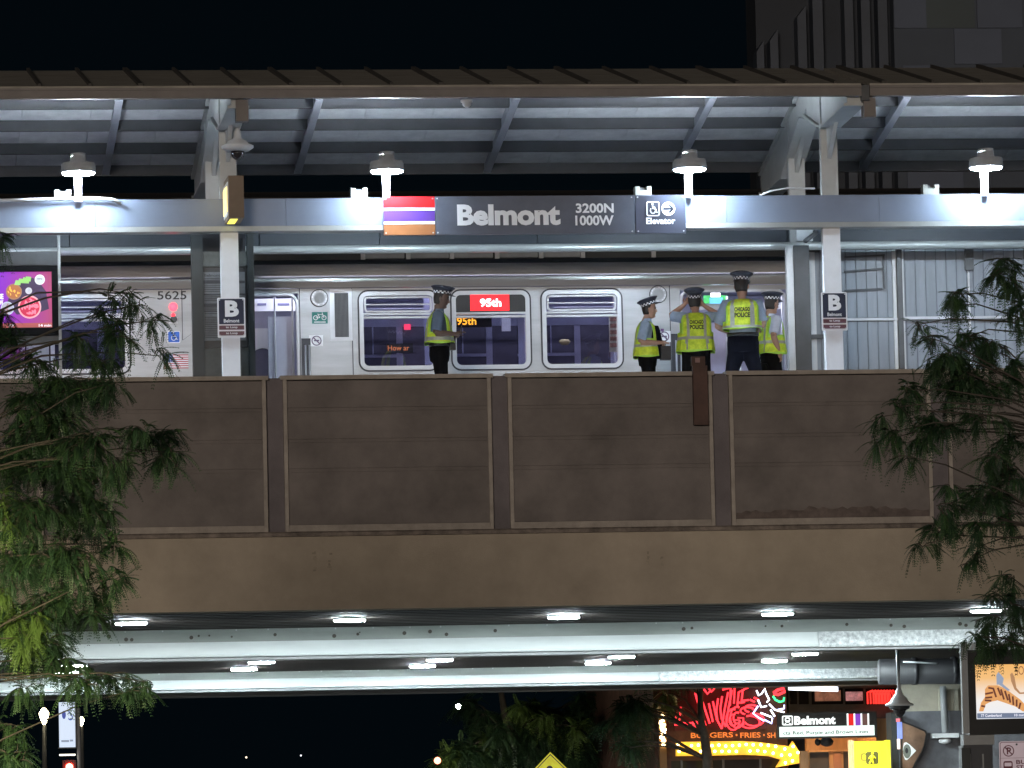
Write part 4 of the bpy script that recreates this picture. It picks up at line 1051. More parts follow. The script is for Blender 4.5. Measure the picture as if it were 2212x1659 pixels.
# 1: alone, in profile facing right, both hands held in front with a dark phone
def ex1(t, P, Hd, A, s):
    p = A['R'][2]; q = p + Vector((.07, -.02, .05))
    MB().bar(q+Vector((0,0,-.06)), q+Vector((.02,0,.07)), (.006,0,0), (0,.035,0)).build('phone', black_m, t)
    b = P(.05, .17, .98); MB().box(b.x-.02, b.x+.06, b.y-.05, b.y+.05, b.z-.07, b.z+.13).build('radio', black_m, t)
officer('police officer in cap and lime vest standing alone in profile looking down at a phone', stand(948, 6.4), 1.775, -12, -8,
        {'L': ((.24, .02, 1.13), (.12, .20, 1.10), (-.3, .9, .3), .6), 'R': ((.27, -.04, 1.13), (.16, .24, 1.12), (-.2, .9, .3), .6)}, skin_dark, mat('shirt_dusk', (.12,.17,.24), .75, 0, .1, 10), nod=14, bulk=.97, extra=ex1, cap_tilt=-6, hem=.525)
# 2: shorter, in profile facing right, arms folded at the waist
def ex2(t, P, Hd, A, s):
    b = P(.0, .17, 1.06)
    m = MB(); m.rings([(P(0, .13, z), Vector((.0,.17*s,0)), Vector((d*s,0,0))) for z, d in ((.86,.10),(1.0,.12),(1.15,.11),(1.3,.08),(1.37,.05))], 16)
    m.build('body_armour', navy_m, t)
    q = P(-.08, .27, .93); MB().box(q.x-.05, q.x+.09, q.y-.07, q.y+.07, q.z-.10, q.z+.10).build('pouch', black_m, t)
    q = P(-.10, .29, 1.02); MB().tube([q, q+Vector((.03, 0, .16))], [.006, .004], 6).box(q.x-.03, q.x+.03, q.y-.02, q.y+.02, q.z-.09, q.z+.02).build('radio', black_m, t)
officer('shorter police officer in checkered cap seen in profile with forearms folded over the belt', stand(1397, 6.6), 1.60, -8, -14,
        {'L': ((.23, .03, 1.13), (.02, .24, 1.06), (-1, .3, 0), .5), 'R': ((.27, -.08, 1.10), (.20, .23, 1.09), (-.4, .9, .05), .5)}, skin_m, shirt_m, nod=2, bulk=1.0, extra=ex2, cap_tilt=-20)
# 3: back turned, both hands up at the head
def ex3(t, P, Hd, A, s):
    m = MB(); m.rings([(P(0, .0, z), P(1,0,0)-P(0,0,0), P(0,1,0)-P(0,0,0)) for z in ()] or [(P(0,0,.97), (.19,0,0), (0,.14,0)), (P(0,0,1.0), (.19,0,0), (0,.14,0))], 20)
officer('police officer with back turned and both hands raised to the head', stand(1502, 6.3), 1.70, 78, 86,
        {'L': ((.36, .10, 1.43), (.145, .10, 1.60), (-.5, .1, .7), .4), 'R': ((.40, .08, 1.40), (.15, .10, 1.58), (-.6, .1, .7), .4)}, skin_m, shirt_m, nod=-8, bulk=1.10, back_text=True, legs=.16, cap_tilt=-10, hem=.455)
# 4: tallest, back turned, left elbow bent
officer('tallest police officer with back turned standing over the others', stand(1604, 5.9), 1.885, 68, 80,
        {'L': ((.34, .10, 1.12), (.20, .33, 1.05), (-.4, .8, 0), .5), 'R': ((.27, .02, 1.12), (.20, .26, 1.05), (-.2, .9, .1), .5)}, mat('skin_fair', (.50,.33,.26), .55, 0, .06, 8), shirt_m, nod=6, bulk=1.08, back_text=True, trousers=navy_m, legs=.19, hem=.55)
# 5: behind the tallest, turned to the right, arm hanging bent at the hip
officer('police officer half hidden behind the tallest one with an arm hanging down by the hip', stand(1663, 6.9), 1.70, 30, 20,
        {'L': ((.24, .02, 1.12), (.20, .12, .92), (-.2, .5, -.8), .4), 'R': ((.27, -.10, 1.14), (.22, .02, .90), (-.1, .3, -.9), .4)}, skin_m, shirt_pale, nod=8, bulk=.98, cap_tilt=-6)
def bag(u, v0, v1, w_, Y, label):
    p = at(u, v0, Y); H = 8.0; m = MB()
    m.rings([((p.x, Y, 8.014), (w_,0,0), (0,.10,0)), ((p.x, Y, 8.0+(p.z-8)*.5), (w_*1.05,0,0), (0,.11,0)), ((p.x+.01, Y, 8.0+(p.z-8)*.88), (w_*.6,0,0), (0,.06,0)), ((p.x+.01, Y, p.z), (w_*.35,0,0), (0,.04,0))], 14)
    one('bag', m, mat('bag_white', (.78,.80,.86), .4, 0, .05, 9, .4, 25), label, 'bag')
bag(1591, 783, 803, .12, 8.6, 'white plastic bag on the platform beside the legs of the tallest officer')
bag(1641, 768, 803, .11, 8.4, 'tall white plastic bag standing between the tallest officer and the one behind')

# ------------------------------------------------------------------ dark tower behind the station, upper right
tw = thing('dark_tower', 'dark tower clad in fins and panels rising behind the right end of the canopy', 'building', (AX(1950, 100, 45), 45, 0))
BY = 45.0
bx_ = lambda u: AX(u, 70, BY)
bz_ = lambda v, u=1900: AZ(u, v, BY)
cx4 = lambda c: 1617.7 + c*.2685
MB().box(AX(1612, 70, BY+1.8), bx_(2330), BY+.6, BY+1.8, 0, 26).build('core', mat('tower_core', (.012,.016,.024), .7, 0, .15, .6), tw)
for a, b, top in ((65,125,320),(175,240,230),(400,470,40),(525,605,-300),(780,850,-300),(915,985,-300),(1050,1125,-300)):
    z1 = bz_(top*.2685, cx4(a)) if top > -100 else 26
    x0, x1 = bx_(cx4(a)), bx_(cx4(b))
    MB().prism([(x0, 4), (x1, 4), (x1, z1), (x0, z1-.25)], BY+.1, BY+.55).build('fin', mat('tower_fin', (.03,.037,.052), .6, 0, .15, 1), tw)
MB().box(bx_(1934), bx_(2330), BY+.15, BY+.55, 0, 26).build('panel_wall', mat('tower_wall', (.038,.047,.064), .7, 0, .1, .5), tw)
for a, b, v0, v1 in ((1180,1440,-20,59),(1850,2212,-20,59),(1660,2040,61,137),(1240,1500,140,250),(1700,2100,250,330),(1250,1700,320,440)):
    MB().box(bx_(cx4(a)), bx_(cx4(b)), BY+.10, BY+.149, bz_(v1), bz_(v0)).build('cladding_panel', mat('tower_panel', (.05,.062,.092), .6, 0, .1, .5), tw)
MB().box(bx_(cx4(1440)), bx_(cx4(1830)), BY+.12, BY+.149, bz_(59), bz_(-20)).build('cladding_panel', mat('tower_panel_green', (.03,.042,.045), .6, 0, .1, .5), tw)

# ------------------------------------------------------------------ under the viaduct: shops and station entrance
def c1(x, y): return 1403.9 + x*.13425, 1457.9 + y*.13425       # measuring grid of the shop front
def c2(x, y): return 1609.0 + x*.13915, 1457.9 + y*.13915
def c3(x, y): return 1889.8 + x*.1699, 1376.9 + y*.1699
RY_ = 34.0
rs = thing('restaurant', 'dark restaurant front carrying red neon lettering and a yellow bulb arrow', 'building', (AX(1550, 1600, RY_), RY_, 0))
MB().box(AX(1412, 1560, RY_), AX(1700, 1560, RY_), RY_, RY_+9, 0, 7).build('wall', mat('shop_brick', (.10,.05,.035), .8, 0, .3, 5), rs)
MB().box(AX(1450, 1660, RY_), AX(1690, 1660, RY_), RY_-.03, RY_-.001, .8, AZ(1550, 1642, RY_)).build('shop_window', mat('shop_glass', (.02,.018,.02), .15), rs)
m = MB()
for u in (1470, 1560, 1640): m.box(AX(u, 1650, RY_), AX(u+4, 1650, RY_), RY_-.06, RY_-.031, .8, AZ(1550, 1640, RY_))
m.build('mullion', dark_m, rs)
neon_red = glow('neon_red', (1.0, .035, .05), 2.6); bulb_m = glow('bulb_warm', (1.0, .74, .36), 14)
pg = thing('neon_sign', 'large red neon lettering above the bulb arrow on the restaurant', 'neon sign', (AX(1550, 1520, RY_), RY_-.3, 4.2))
m = MB()
def neon(strokes, r=.019):
    for st_ in strokes:
        for off in (-.04, .04):
            pts = [at(*c1(*q), RY_-.15) for q in st_]
            pts = [p + Vector((off, 0, off*.5)) for p in pts]
            m.tube(pts, r, 6)
arc = lambda cx, cy, rx, ry, a, b, n=12: [(cx+rx*math.cos(R(a+(b-a)*i/n)), cy+ry*math.sin(R(a+(b-a)*i/n))) for i in range(n+1)]
neon([[(465, 530), (440, 790), (640, 790)], [(715, 740), (760, 840)], [(745, 200), (790, 380), (930, 800)], [(900, 210), (960, 290), (1010, 230)], [(980, 440), (1045, 740)]])
neon([[(1130, 360), (1100, 560), (1120, 720), (1190, 850)], [(1190, 850), (1230, 560), (1290, 260)], [(1200, 220), (1330, 200), (1320, 480)], [(1440, 480), (1460, 260), (1550, 220)], [(1460, 430), (1560, 420)]])
neon([arc(1370, 700, 110, 170, -70, -330, 14), arc(1370, 710, 60, 90, -60, -330, 12), [(1380, 710), (1470, 710), (1470, 830)], arc(1600, 560, 110, 60, -20, -250, 10), arc(1640, 740, 160, 100, -110, 160, 12), [(1640, 380), (1720, 420)]])
m.build('tubing', neon_red, pg)
MB().box(AX(1455, 1520, RY_), AX(1655, 1520, RY_), RY_-.06, RY_-.002, AZ(1550, 1577, RY_), AZ(1550, 1480, RY_)).build('back_panel', mat('neon_back', (.06,.012,.012), .6), pg)
pg = thing('neon_outline', 'white, blue, red and green neon tubing beside the red lettering', 'neon sign', (AX(1660, 1520, RY_), RY_-.3, 4.3))
def tubes(name, strokes, matl, Y=33.7, r=.016):
    m = MB()
    for st_ in strokes: m.tube([at(*c1(*q), Y) for q in st_], r, 6)
    m.build(name, matl, pg)
tubes('white_tubing', [[(1715, 250), (1750, 330), (1800, 300), (1850, 220), (1870, 300), (1920, 400), (1880, 440)], [(1740, 400), (1790, 520), (1880, 500)], [(1920, 470), (2010, 560), (2160, 600)], [(1780, 610), (1960, 680)], [(1940, 560), (2010, 670)]], glow('neon_white', (.80, .88, 1.0), 4))
tubes('blue_tubing', [[(1740, 500), (1660, 620), (1740, 680), (1840, 740)], [(1840, 720), (1960, 780), (1970, 690)], [(2060, 560), (2160, 540), (2160, 480)]], glow('neon_blue', (.45, .50, 1.0), 4))
tubes('red_tubing', [[(1990, 290), (2060, 240), (2150, 220), (2170, 270), (2060, 320), (1990, 300)]], neon_red, 33.7, .03)
tubes('green_tubing', [[(1980, 340), (2020, 400), (2090, 435), (2150, 420), (2160, 360)]], glow('neon_green', (.05, .95, .30), 2.4), 33.7, .02)
m = MB(); 
for wd, a, b in (('BURGERS', 660, 1338), ('•', 1378, 1412), ('FRIES', 1455, 1782), ('•', 1822, 1850), ('SHAKES', 1888, 2300)):
    u0, v0 = c1(a, 925 if wd != '•' else 950); u1, v1 = c1(b, 1012 if wd != '•' else 985); ptext(m, wd, u0, u1, v0, v1, RY_-.05, 0, .02)
tg = one('menu_lettering', m, glow('amber_letters', (1.0, .28, .05), .75), 'row of orange letters naming burgers and fries below the red neon', 'lettering')
def bulbs(par, pts, Y, r=.035):
    for q in pts: MB().ell(at(q[0], q[1], Y), r, r, r, 8, 6).build('bulb', bulb_m, par)
ar = thing('arrow_sign', 'yellow bulb-studded arrow curving down to the right under the menu letters', 'sign', (AX(1560, 1620, 33.6), 33.6, 3.2))
top = [c1(430, 1080), c1(900, 1070), c1(1500, 1065)] + [c2(0, 1030), c2(180, 1040), c2(420, 1070), c2(690, 1110)]
head = [c2(745, 1030), c2(942, 1352), c2(488, 1435), c2(565, 1312)]
bot = [c2(380, 1260), c2(180, 1245), c2(0, 1240), c1(900, 1300), c1(430, 1305)]
m = MB(); m.prism([(p.x, p.z) for p in (at(u, v, 33.6) for u, v in top+head+bot)], 33.6, 33.72)
m.build('plate', mat('arrow_yellow', (.85,.47,.04), .5, 0, .22, 3, emit=.95), ar)
pts = [c1(x, 1130+ (x % 3)*8) for x in range(450, 1500, 110)] + [c1(x, 1230) for x in range(470, 1500, 115)]
pts += [c2(*q) for q in ((20,1080),(130,1085),(250,1085),(365,1095),(480,1110),(620,1150),(80,1180),(200,1175),(310,1190),(440,1215),(570,1245),(700,1240),(750,1110),(825,1205),(880,1310),(740,1335),(630,1365))]
bulbs(ar, pts, 33.58, .026)
cs = thing('bulb_column', 'upright strip of warm bulbs at the left corner of the restaurant', 'sign', (AX(1431, 1575, 33.8), 33.8, 0))
MB().box(AX(1424, 1575, 33.8), AX(1439, 1575, 33.8), 33.8, 33.95, 2.6, AZ(1431, 1512, 33.8)).build('strip', mat('column_brown', (.20,.10,.03), .6), cs)
rn = random.Random(3)
bulbs(cs, [(1427+rn.random()*9, 1542+k*3.4) for k in range(21)], 33.78, .032)

# storefront to the right of the restaurant
sf = thing('storefront', 'grey shopfront with posters in its upper windows behind the entrance sign', 'building', (AX(1800, 1520, 36), 36, 0))
MB().box(AX(1703, 1530, 36), AX(1960, 1530, 36), 36, 44, 0, 8).build('wall', mat('store_grey', (.13,.13,.135), .7, 0, .2, 3), sf)
for a, b in ((700, 810), (840, 990), (1040, 1520), (1560, 1840), (1880, 2360)):
    u0, v0 = c2(a, 210); u1, v1 = c2(b, 455); m = MB(); pbox(m, u0, u1, v0, v1, 35.95, .04); m.build('window', mat('store_glass', (.015,.015,.018), .15), sf)
u0, v0 = c2(1090, 240); u1, v1 = c2(1490, 405); m = MB(); pbox(m, u0, u1, v0, v1, 35.9, .03); p_ = m.build('poster', mat('poster_food', (.24,.10,.06), .6, 0, .7, 3, emit=.7), sf)
u0, v0 = c2(1570, 260); u1, v1 = c2(1830, 400); m = MB(); pbox(m, u0, u1, v0, v1, 35.9, .03); m.build('poster', mat('poster_pink', (.45,.20,.20), .6, 0, .6, 4, emit=.8), sf)
ng = thing('neon_sign', 'low red neon sign glowing behind the hanging dome camera', 'neon sign', (AX(1890, 1505, 35.8), 35.8, 4.6))
m = MB()
for k in range(8):
    u, v = c2(1905+k*46, 350); p = at(u, v, 35.8); m.tube([p+Vector((.0,0,-.13)), p+Vector((.0,0,.10)), p+Vector((.10,0,.14)), p+Vector((.16,0,.05)), p+Vector((.16,0,-.13))], .017, 6)
m.build('tubing', glow('neon_red_low', (1.0, .04, .03), 1.6), ng)
u0, v0 = c2(680, 190); u1, v1 = c2(1440, 230)
m = MB(); m.bar(at(u0, v0+1, 31), at(u1, v1-1, 31), (0, .05, 0), (0, 0, .045)); one('tube_lamp', m, glow('tube_white', (.85,.92,1.0), 2.5), 'slanting white tube lamp above the entrance sign', 'lamp')

# station entrance sign
EY = 30.0
es = thing('entrance_sign', 'black station entrance sign with a lit white strip naming the lines below', 'sign', (AX(1787, 1565, EY), EY, 3.8))
def e2(m, a, b, c, d, Y, th=.01, mi=0):
    u0, v0 = c2(a, c); u1, v1 = c2(b, d); return pbox(m, u0, u1, v0, v1, Y, th, mi)
m = MB(); e2(m, 500, 2050, 580, 980, EY+.01, .16); m.build('case', mat('case_brown', (.05,.045,.042), .5), es)
lp = MB(); e2(lp, 538, 2012, 795, 950, EY-.002, .01); lp = lp.build('lit_strip', glow('strip_green_white', (.85, 1.0, .93), 1.25), es)
m = MB(); u0, v0 = c2(595, 862); u1, v1 = c2(1920, 935); ptext(m, 'cta Red, Purple and Brown Lines', u0, u1, v0, v1, EY-.006, 0, .012); m.build('lettering', mat('strip_ink', (.02,.04,.02), .9), lp, False)
m = MB(); u0, v0 = c2(768, 635); u1, v1 = c2(1410, 772); ptext(m, 'Belmont', u0, u1, v0, v1, EY-.004, 0, .045); m.build('lettering', glow('sign_lit_white', (.95, 1.0, .98), 1.2), es, False)
m = MB()
for a in (1584, 1690, 1798, 1905): e2(m, a, a+24, 598, 784, EY-.004)
m.build('white_bar', glow('sign_lit_white', (.95, 1.0, .98), 1.2), es)
m = MB(); e2(m, 1610, 1688, 605, 782, EY-.003); m.build('red_bar', glow('bar_red', (.85,.02,.02), .9), es)
m = MB(); e2(m, 1716, 1796, 605, 782, EY-.003); m.build('purple_bar', glow('bar_purple', (.30,.07,.65), .8), es)
m = MB(); e2(m, 1824, 1903, 605, 782, EY-.003); m.build('brown_bar', glow('bar_brown', (.16,.08,.07), .8), es)
a_, b_ = c2(580, 630), c2(745, 785); p0, p1 = at(a_[0], b_[1], EY), at(b_[0], a_[1], EY)
m = MB(); W_ = p1.x-p0.x; H_ = p1.z-p0.z
m.ring(rr(p0.x, p1.x, p0.z, p1.z, .03), rr(p0.x+.022, p1.x-.022, p0.z+.022, p1.z-.022, .02), EY-.006, EY+.005)
m.ring(rr(p0.x+W_*.25, p1.x-W_*.25, p0.z+H_*.28, p1.z-H_*.12, .05), rr(p0.x+W_*.36, p1.x-W_*.36, p0.z+H_*.5, p1.z-H_*.3, .02), EY-.006, EY+.005)
m.bar((p0.x+W_*.35, EY-.004, p0.z+H_*.27), (p0.x+W_*.22, EY-.004, p0.z+H_*.08), (0,.003,0), (.012,0,.0)).bar((p1.x-W_*.35, EY-.004, p0.z+H_*.27), (p1.x-W_*.22, EY-.004, p0.z+H_*.08), (0,.003,0), (.012,0,.0))
m.build('train_symbol', glow('sign_lit_white', (.95, 1.0, .98), 1.2), es)

# entrance lobby lit warm
lb = thing('station_entrance', 'station entrance with warm lit wooden walls below the entrance sign', 'building', (AX(1800, 1640, 31), 31, 0))
wood = mat('lobby_wood', (.52, .27, .12), .6, 0, .2, 1.5, stretch=(3, 3, .5))
m = MB(); e2(m, 960, 2200, 700, 1450, 33.5, .2); m.build('back_wall', wood, lb)
MB().box(AX(1893, 1600, 31.5), AX(1927, 1600, 31.5), 31.5, 33.4, 0, AZ(1905, 1552, 31.5)).build('side_wall', wood, lb)
m = MB(); e2(m, 860, 985, 1180, 1450, 31.8, .1); m.build('jamb', wood, lb)
m = MB(); e2(m, 1010, 1640, 1190, 1480, 33.4, .05); m.build('doorway', mat('lobby_dark', (.07,.06,.055), .4), lb)
m = MB(); e2(m, 1310, 1530, 1180, 1450, 33.3, .05); m = m.build('door', wood, lb)
d = MB(); e2(d, 1375, 1500, 1215, 1450, 33.27, .02); d.build('door_panel', mat('door_red', (.40,.18,.10), .5), m)
m = MB(); e2(m, 1010, 1640, 1165, 1190, 33.2, .1); m.build('lintel', wood, lb)
MB().lathe([(.02, -.12), (.09, -.1), (.11, 0)], (AX(1780, 1590, 32.2), 32.2, 4.22), 14).build('ceiling_lamp', glow('lobby_lamp', (1.0, .62, .28), 170), lb)
cm = thing('wall_camera', 'dark camera under the entrance sign', 'camera', at(*c2(1230, 1040), 31))
p = at(*c2(1270, 1040), 31); MB().ell(p, .13, .13, .09, 12, 8).build('body', dark_m, cm); MB().ell(p+Vector((-.17, 0, .0)), .06, .07, .07, 10, 6).build('lens_hood', dgrey_m, cm)

# lit yellow walk sign
WY2 = 24.0
ws = thing('walk_sign', 'lit yellow box sign with a walking figure beside the station entrance', 'sign', (AX(1881, 1640, WY2), WY2, 0))
def w2(m, a, b, c, d, th=.01, off=0):
    u0, v0 = c2(a, c); u1, v1 = c2(b, d); return pbox(m, u0, u1, v0, v1, WY2-off, th)
m = MB(); w2(m, 1700, 2205, 1030, 1620, .30); m.build('box', glow('sign_yellow', (.92, .82, .02), 1.0), ws)
m = MB(); w2(m, 2205, 2265, 1010, 1620, .2); m.build('side_panel', mat('yellow_paint', (.55,.48,.02), .5, emit=.5), ws)
m = MB(); w2(m, 1640, 1698, 1010, 1620, .2); m.build('post', wood, ws)
ink = mat('walk_ink', (.10,.09,.01), .6)
def rrect(m, a, b, c, d, r, off):
    u0, v0 = c2(a, d); u1, v1 = c2(b, c); p0, p1 = at(u0, v0, WY2), at(u1, v1, WY2); m.prism(rr(p0.x, p1.x, p0.z, p1.z, r), WY2-off, WY2-off+.004); return p0, p1
m = MB(); rrect(m, 1805, 1885, 1215, 1335, .03, .006); p0, p1 = rrect(m, 1880, 2070, 1190, 1388, .04, .006); m.build('symbol_field', ink, ws)
m = MB(); rrect(m, 1822, 1876, 1236, 1318, .02, .012)
k = (p1.x-p0.x)/190.0; o = lambda a, b: (p0.x+(a-1880)*k, WY2-.012, p1.z-(b-1190)*k)
m.disc(o(1980, 1215), 20*k, 12, 'y', .004).tube([o(1975, 1240), o(1970, 1300)], 24*k, 8).tube([o(1965, 1300), o(1930, 1365)], 12*k, 6).tube([o(1975, 1300), o(1990, 1365)], 12*k, 6).tube([o(1960, 1245), o(1920, 1295)], 9*k, 6).tube([o(1990, 1245), o(2028, 1290)], 9*k, 6)
m.build('symbol', glow('sign_yellow', (.92, .82, .02), 1.0), ws)

# eye painted on a brown board
GY = 25.0
ey = thing('eye_sign', 'brown wing-shaped board with a painted eye on the grey wall', 'sign', (AX(1970, 1610, GY), GY, 0))
pts = [(345,1060),(480,1110),(650,1185),(668,1225),(640,1385),(600,1485),(520,1610),(440,1760),(345,1760)]
def poly(m, pts, Y, th=.03, f=c3): m.prism([(p.x, p.z) for p in (at(*f(*q), Y) for q in pts)], Y, Y+th); return m
poly(MB(), pts, GY-.30, .10).build('edge_board', black_m, ey)
poly(MB(), [(352,1085),(470,1128),(628,1198),(645,1228),(620,1375),(580,1470),(505,1590),(440,1750),(352,1750)], GY-.312, .011).build('board', mat('board_brown', (.20,.115,.07), .6, 0, .4, 2), ey)
eyp = [(372,1340),(400,1332),(440,1360),(526,1440),(450,1520),(410,1560),(385,1555),(365,1500),(358,1420)]
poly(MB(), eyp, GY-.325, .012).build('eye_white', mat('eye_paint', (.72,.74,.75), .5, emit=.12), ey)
p = at(*c3(410, 1448), GY-.33); MB().prism([(p.x+.115*math.cos(t*.3142)*.62, p.z+.125*math.sin(t*.3142)) for t in range(20)], GY-.332, GY-.326).build('iris', mat('iris_grey', (.16,.18,.15), .5), ey)
p = at(*c3(405, 1440), GY-.34); MB().prism([(p.x+.04*math.cos(t*.3142)*.7, p.z+.05*math.sin(t*.3142)) for t in range(20)], GY-.338, GY-.333).build('pupil', black_m, ey)
bs = thing('blade_sign', 'narrow upright sign with red and blue fields beside the painted eye', 'sign', (AX(1945, 1590, GY-.5), GY-.5, 0))
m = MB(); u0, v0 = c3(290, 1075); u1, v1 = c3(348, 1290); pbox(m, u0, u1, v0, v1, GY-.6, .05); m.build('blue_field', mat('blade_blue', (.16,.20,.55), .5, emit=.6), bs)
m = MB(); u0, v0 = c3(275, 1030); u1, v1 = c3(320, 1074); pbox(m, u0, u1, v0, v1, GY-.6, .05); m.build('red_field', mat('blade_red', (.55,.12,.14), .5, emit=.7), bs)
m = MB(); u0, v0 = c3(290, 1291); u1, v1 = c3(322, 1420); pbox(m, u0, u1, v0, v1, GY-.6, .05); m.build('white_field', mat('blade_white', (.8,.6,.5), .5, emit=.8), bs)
# abutment wall
ab = thing('abutment_wall', 'grey metal-sided wall under the viaduct at the far right', 'wall', (AX(2020, 1560, GY), GY, 0))
x0 = AX(1950, 1560, GY); zt = AZ(2000, 1536, GY)
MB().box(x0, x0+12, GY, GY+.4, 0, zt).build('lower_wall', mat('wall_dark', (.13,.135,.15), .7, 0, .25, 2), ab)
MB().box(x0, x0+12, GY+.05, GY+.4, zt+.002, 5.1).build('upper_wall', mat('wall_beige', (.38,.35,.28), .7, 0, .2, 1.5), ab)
MB().box(AX(1925, 1600, GY-.3), AX(1940, 1600, GY-.3), GY-.35, GY+.1, 0, AZ(1930, 1540, GY)).build('corner_post', dgrey_m, ab)
for a, b in ((815, 860), (1020, 1060)):
    u0, v0 = c3(a, 650); u1, v1 = c3(b, 930); m = MB(); pbox(m, u0, u1, v0, v1, GY-.06, .06); m.build('batten', mat('batten_cream', (.50,.47,.38), .6), ab)
m = MB().tube([at(*c3(865, 620), GY-.15), at(*c3(895, 1215), GY-.15)], .06, 10); one('drain_pipe', m, grey_m, 'upright drain pipe on the grey wall beside the painted eye', 'pipe')
p = at(*c3(890, 1250), GY-.3); m = MB().box(p.x-.22, p.x+.22, p.y-.15, p.y+.2, p.z-.04, p.z+.04); one('wall_lamp', m.ell((p.x, p.y, p.z-.09), .12, .1, .06, 10, 6), lgrey_m, 'unlit flat wall lamp at the foot of the drain pipe', 'lamp')
m = MB().tube([(AX(1900, 1452, 20.5), 20.5, AZ(1960, 1450, 20.5)), (13, 20.5, AZ(1960, 1450, 20.5)-.05)], .22, 16)
dp = one('duct_pipe', m, mat('duct_grey', (.018,.018,.021), .6, 0, .2, 2), 'thick dark grey pipe slung under the viaduct at the right', 'pipe')
m = MB()
for u in (1975, 2060): x = AX(u, 1450, 20.5); m.tube([(x-.04, 20.5, AZ(1960, 1450, 20.5)), (x+.04, 20.5, AZ(1960, 1450, 20.5))], .238, 16)
m.build('pipe_band', mat('band_grey', (.03,.03,.034), .5), dp)
m = MB().tube([at(*c3(360, 310), 19), at(*c3(800, 330), 19)], .015, 8); one('conduit', m, white_m, 'thin bright conduit above the thick dark pipe', 'conduit')
# pendant dome camera
PY = 15.5
pc = thing('pendant_camera', 'bell-shaped dome camera hanging on a pole below the viaduct', 'camera', (AX(1940, 1540, PY), PY, 3.6))
c = at(*c3(312, 850), PY); k = 1/135.
MB().tube([(c.x-.01, PY, 5.05), (c.x, PY, c.z+.22)], .028, 10).build('pole', lgrey_m, pc)
MB().lathe([(.03, .26), (.055, .20), (.06, .16), (.13, .09), (.15, .04), (.225, .0), (.225, -.025), (.18, -.03)], c, 24).build('hood', lgrey_m, pc)
MB().lathe([(.16, -.075), (.17, -.03)], c, 24).build('neck', black_m, pc)
MB().lathe([(.005, -.21), (.05, -.19), (.09, -.14), (.10, -.10), (.155, -.076)], c, 20).build('dome', mat('smoked_dome', (.02,.015,.015), .08), pc)

# street screen with a striped beast, right edge
KY2 = -2.5
ks = thing('street_screen', 'lit street advert screen showing a striped beast, in a black case on a steel post', 'screen', (AX(2150, 1500, KY2), KY2, 0))
def k3(m, a, b, c, d, off=0., th=.02):
    u0, v0 = c3(a, c); u1, v1 = c3(b, d); return pbox(m, u0, u1, v0, v1, KY2-off, th)
m = MB(); k3(m, 1190, 2500, 180, 1225, 0, .25); m.build('case', mat('case_black', (.012,.012,.012), .4), ks)
m = MB(); p0, p1 = at(*c3(1115, 1225), KY2-.05), at(*c3(1160, 60), KY2-.05)
m.box(p0.x, p0.x+.045, KY2-.10, KY2-.02, p0.z, p1.z).box(p0.x+.05, p0.x+.085, KY2-.08, KY2-.0, p0.z, p1.z); m.build('post', grey_m, ks)
MB().box(p0.x-.02, p0.x+.09, KY2-.06, KY2+.05, .15, p0.z-.18).build('post', dgrey_m, ks)
m = MB(); k3(m, 1130, 2500, 150, 180, .0, .3); m.build('hood', dgrey_m, ks)
x0, x1 = AX(c3(1125, 100)[0], 1395, KY2), AX(2330, 1395, KY2); z0, z1 = AZ(2140, 1403, KY2), AZ(2140, 1387, KY2)
m = MB(); x = x0
while x < x1: m.box(x, x+.022, KY2-.06, KY2+.2, z0, z1); x += .045
m.build('louvre', mat('louvre_grey', (.45,.47,.48), .4, .3), ks)
m = MB(); k3(m, 1140, 1510, 1370, 2400, -.1, .3); m.build('cabinet', mat('cabinet_dark', (.05,.052,.06), .4), ks)
m = MB()
for a in (1215, 1380): k3(m, a, a+18, 1480, 2400, -.08, .02)
m.build('cabinet_trim', grey_m, ks)
m = MB(); k3(m, 1130, 1520, 1230, 1365, -.12, .2); m.build('mount', grey_m, ks)
sc2 = MB(); k3(sc2, 1285, 2300, 340, 1030, .005, .004); sc2 = sc2.build('picture', screen_mat('screen_orange', [(0, (.85,.88,.95)), (.35, (.95,.90,.86)), (.75, (.95,.55,.22)), (1, (.95,.50,.15))], 2, .95), ks)
ppoly = lambda name, pts, c, off, e=.9: poly(MB(), pts, KY2-off, .002).build(name, glow('scr2_'+name, c, e), sc2)
ppoly('caption_bar', [(1300,965),(2300,955),(2300,1015),(1303,1030)], (.16,.20,.30), .010)
ppoly('beast', [(1325,940),(1350,830),(1400,760),(1400,660),(1440,610),(1560,610),(1660,650),(1740,710),(1850,790),(1950,900),(2000,945),(1880,940),(1790,880),(1650,830),(1560,800),(1470,820),(1410,850),(1380,940)], (.75,.36,.13), .008)
m = MB()
for (a, b), (c_, d_) in (((1400,770),(1490,760)),((1395,800),(1480,805)),((1400,720),(1500,700)),((1500,640),(1540,760)),((1560,640),(1600,740)),((1600,660),(1640,790)),((1650,680),(1690,800)),((1700,720),(1720,830)),((1750,750),(1760,860)),((1800,790),(1800,880)),((1350,870),(1400,880)),((1440,640),(1500,650)),((1850,830),(1830,910))):
    pa, pb = at(*c3(a, b), KY2), at(*c3(c_, d_), KY2); m.bar((pa.x, KY2-.012, pa.z), (pb.x, KY2-.012, pb.z), (0,.001,0), Vector((-(pb.z-pa.z), 0, pb.x-pa.x)).normalized()*.012)
m.build('stripes', glow('scr2_stripes', (.16,.05,.03), .8), sc2)
ppoly('rider', [(1545,480),(1570,440),(1600,470),(1640,520),(1625,590),(1720,670),(1690,680),(1580,600),(1550,600)], (.30,.36,.48), .014)
ppoly('plant', [(1720,470),(1745,445),(1775,500),(1800,640),(1850,700),(1960,690),(1960,715),(1840,720),(1775,660),(1735,560)], (.45,.24,.12), .014)
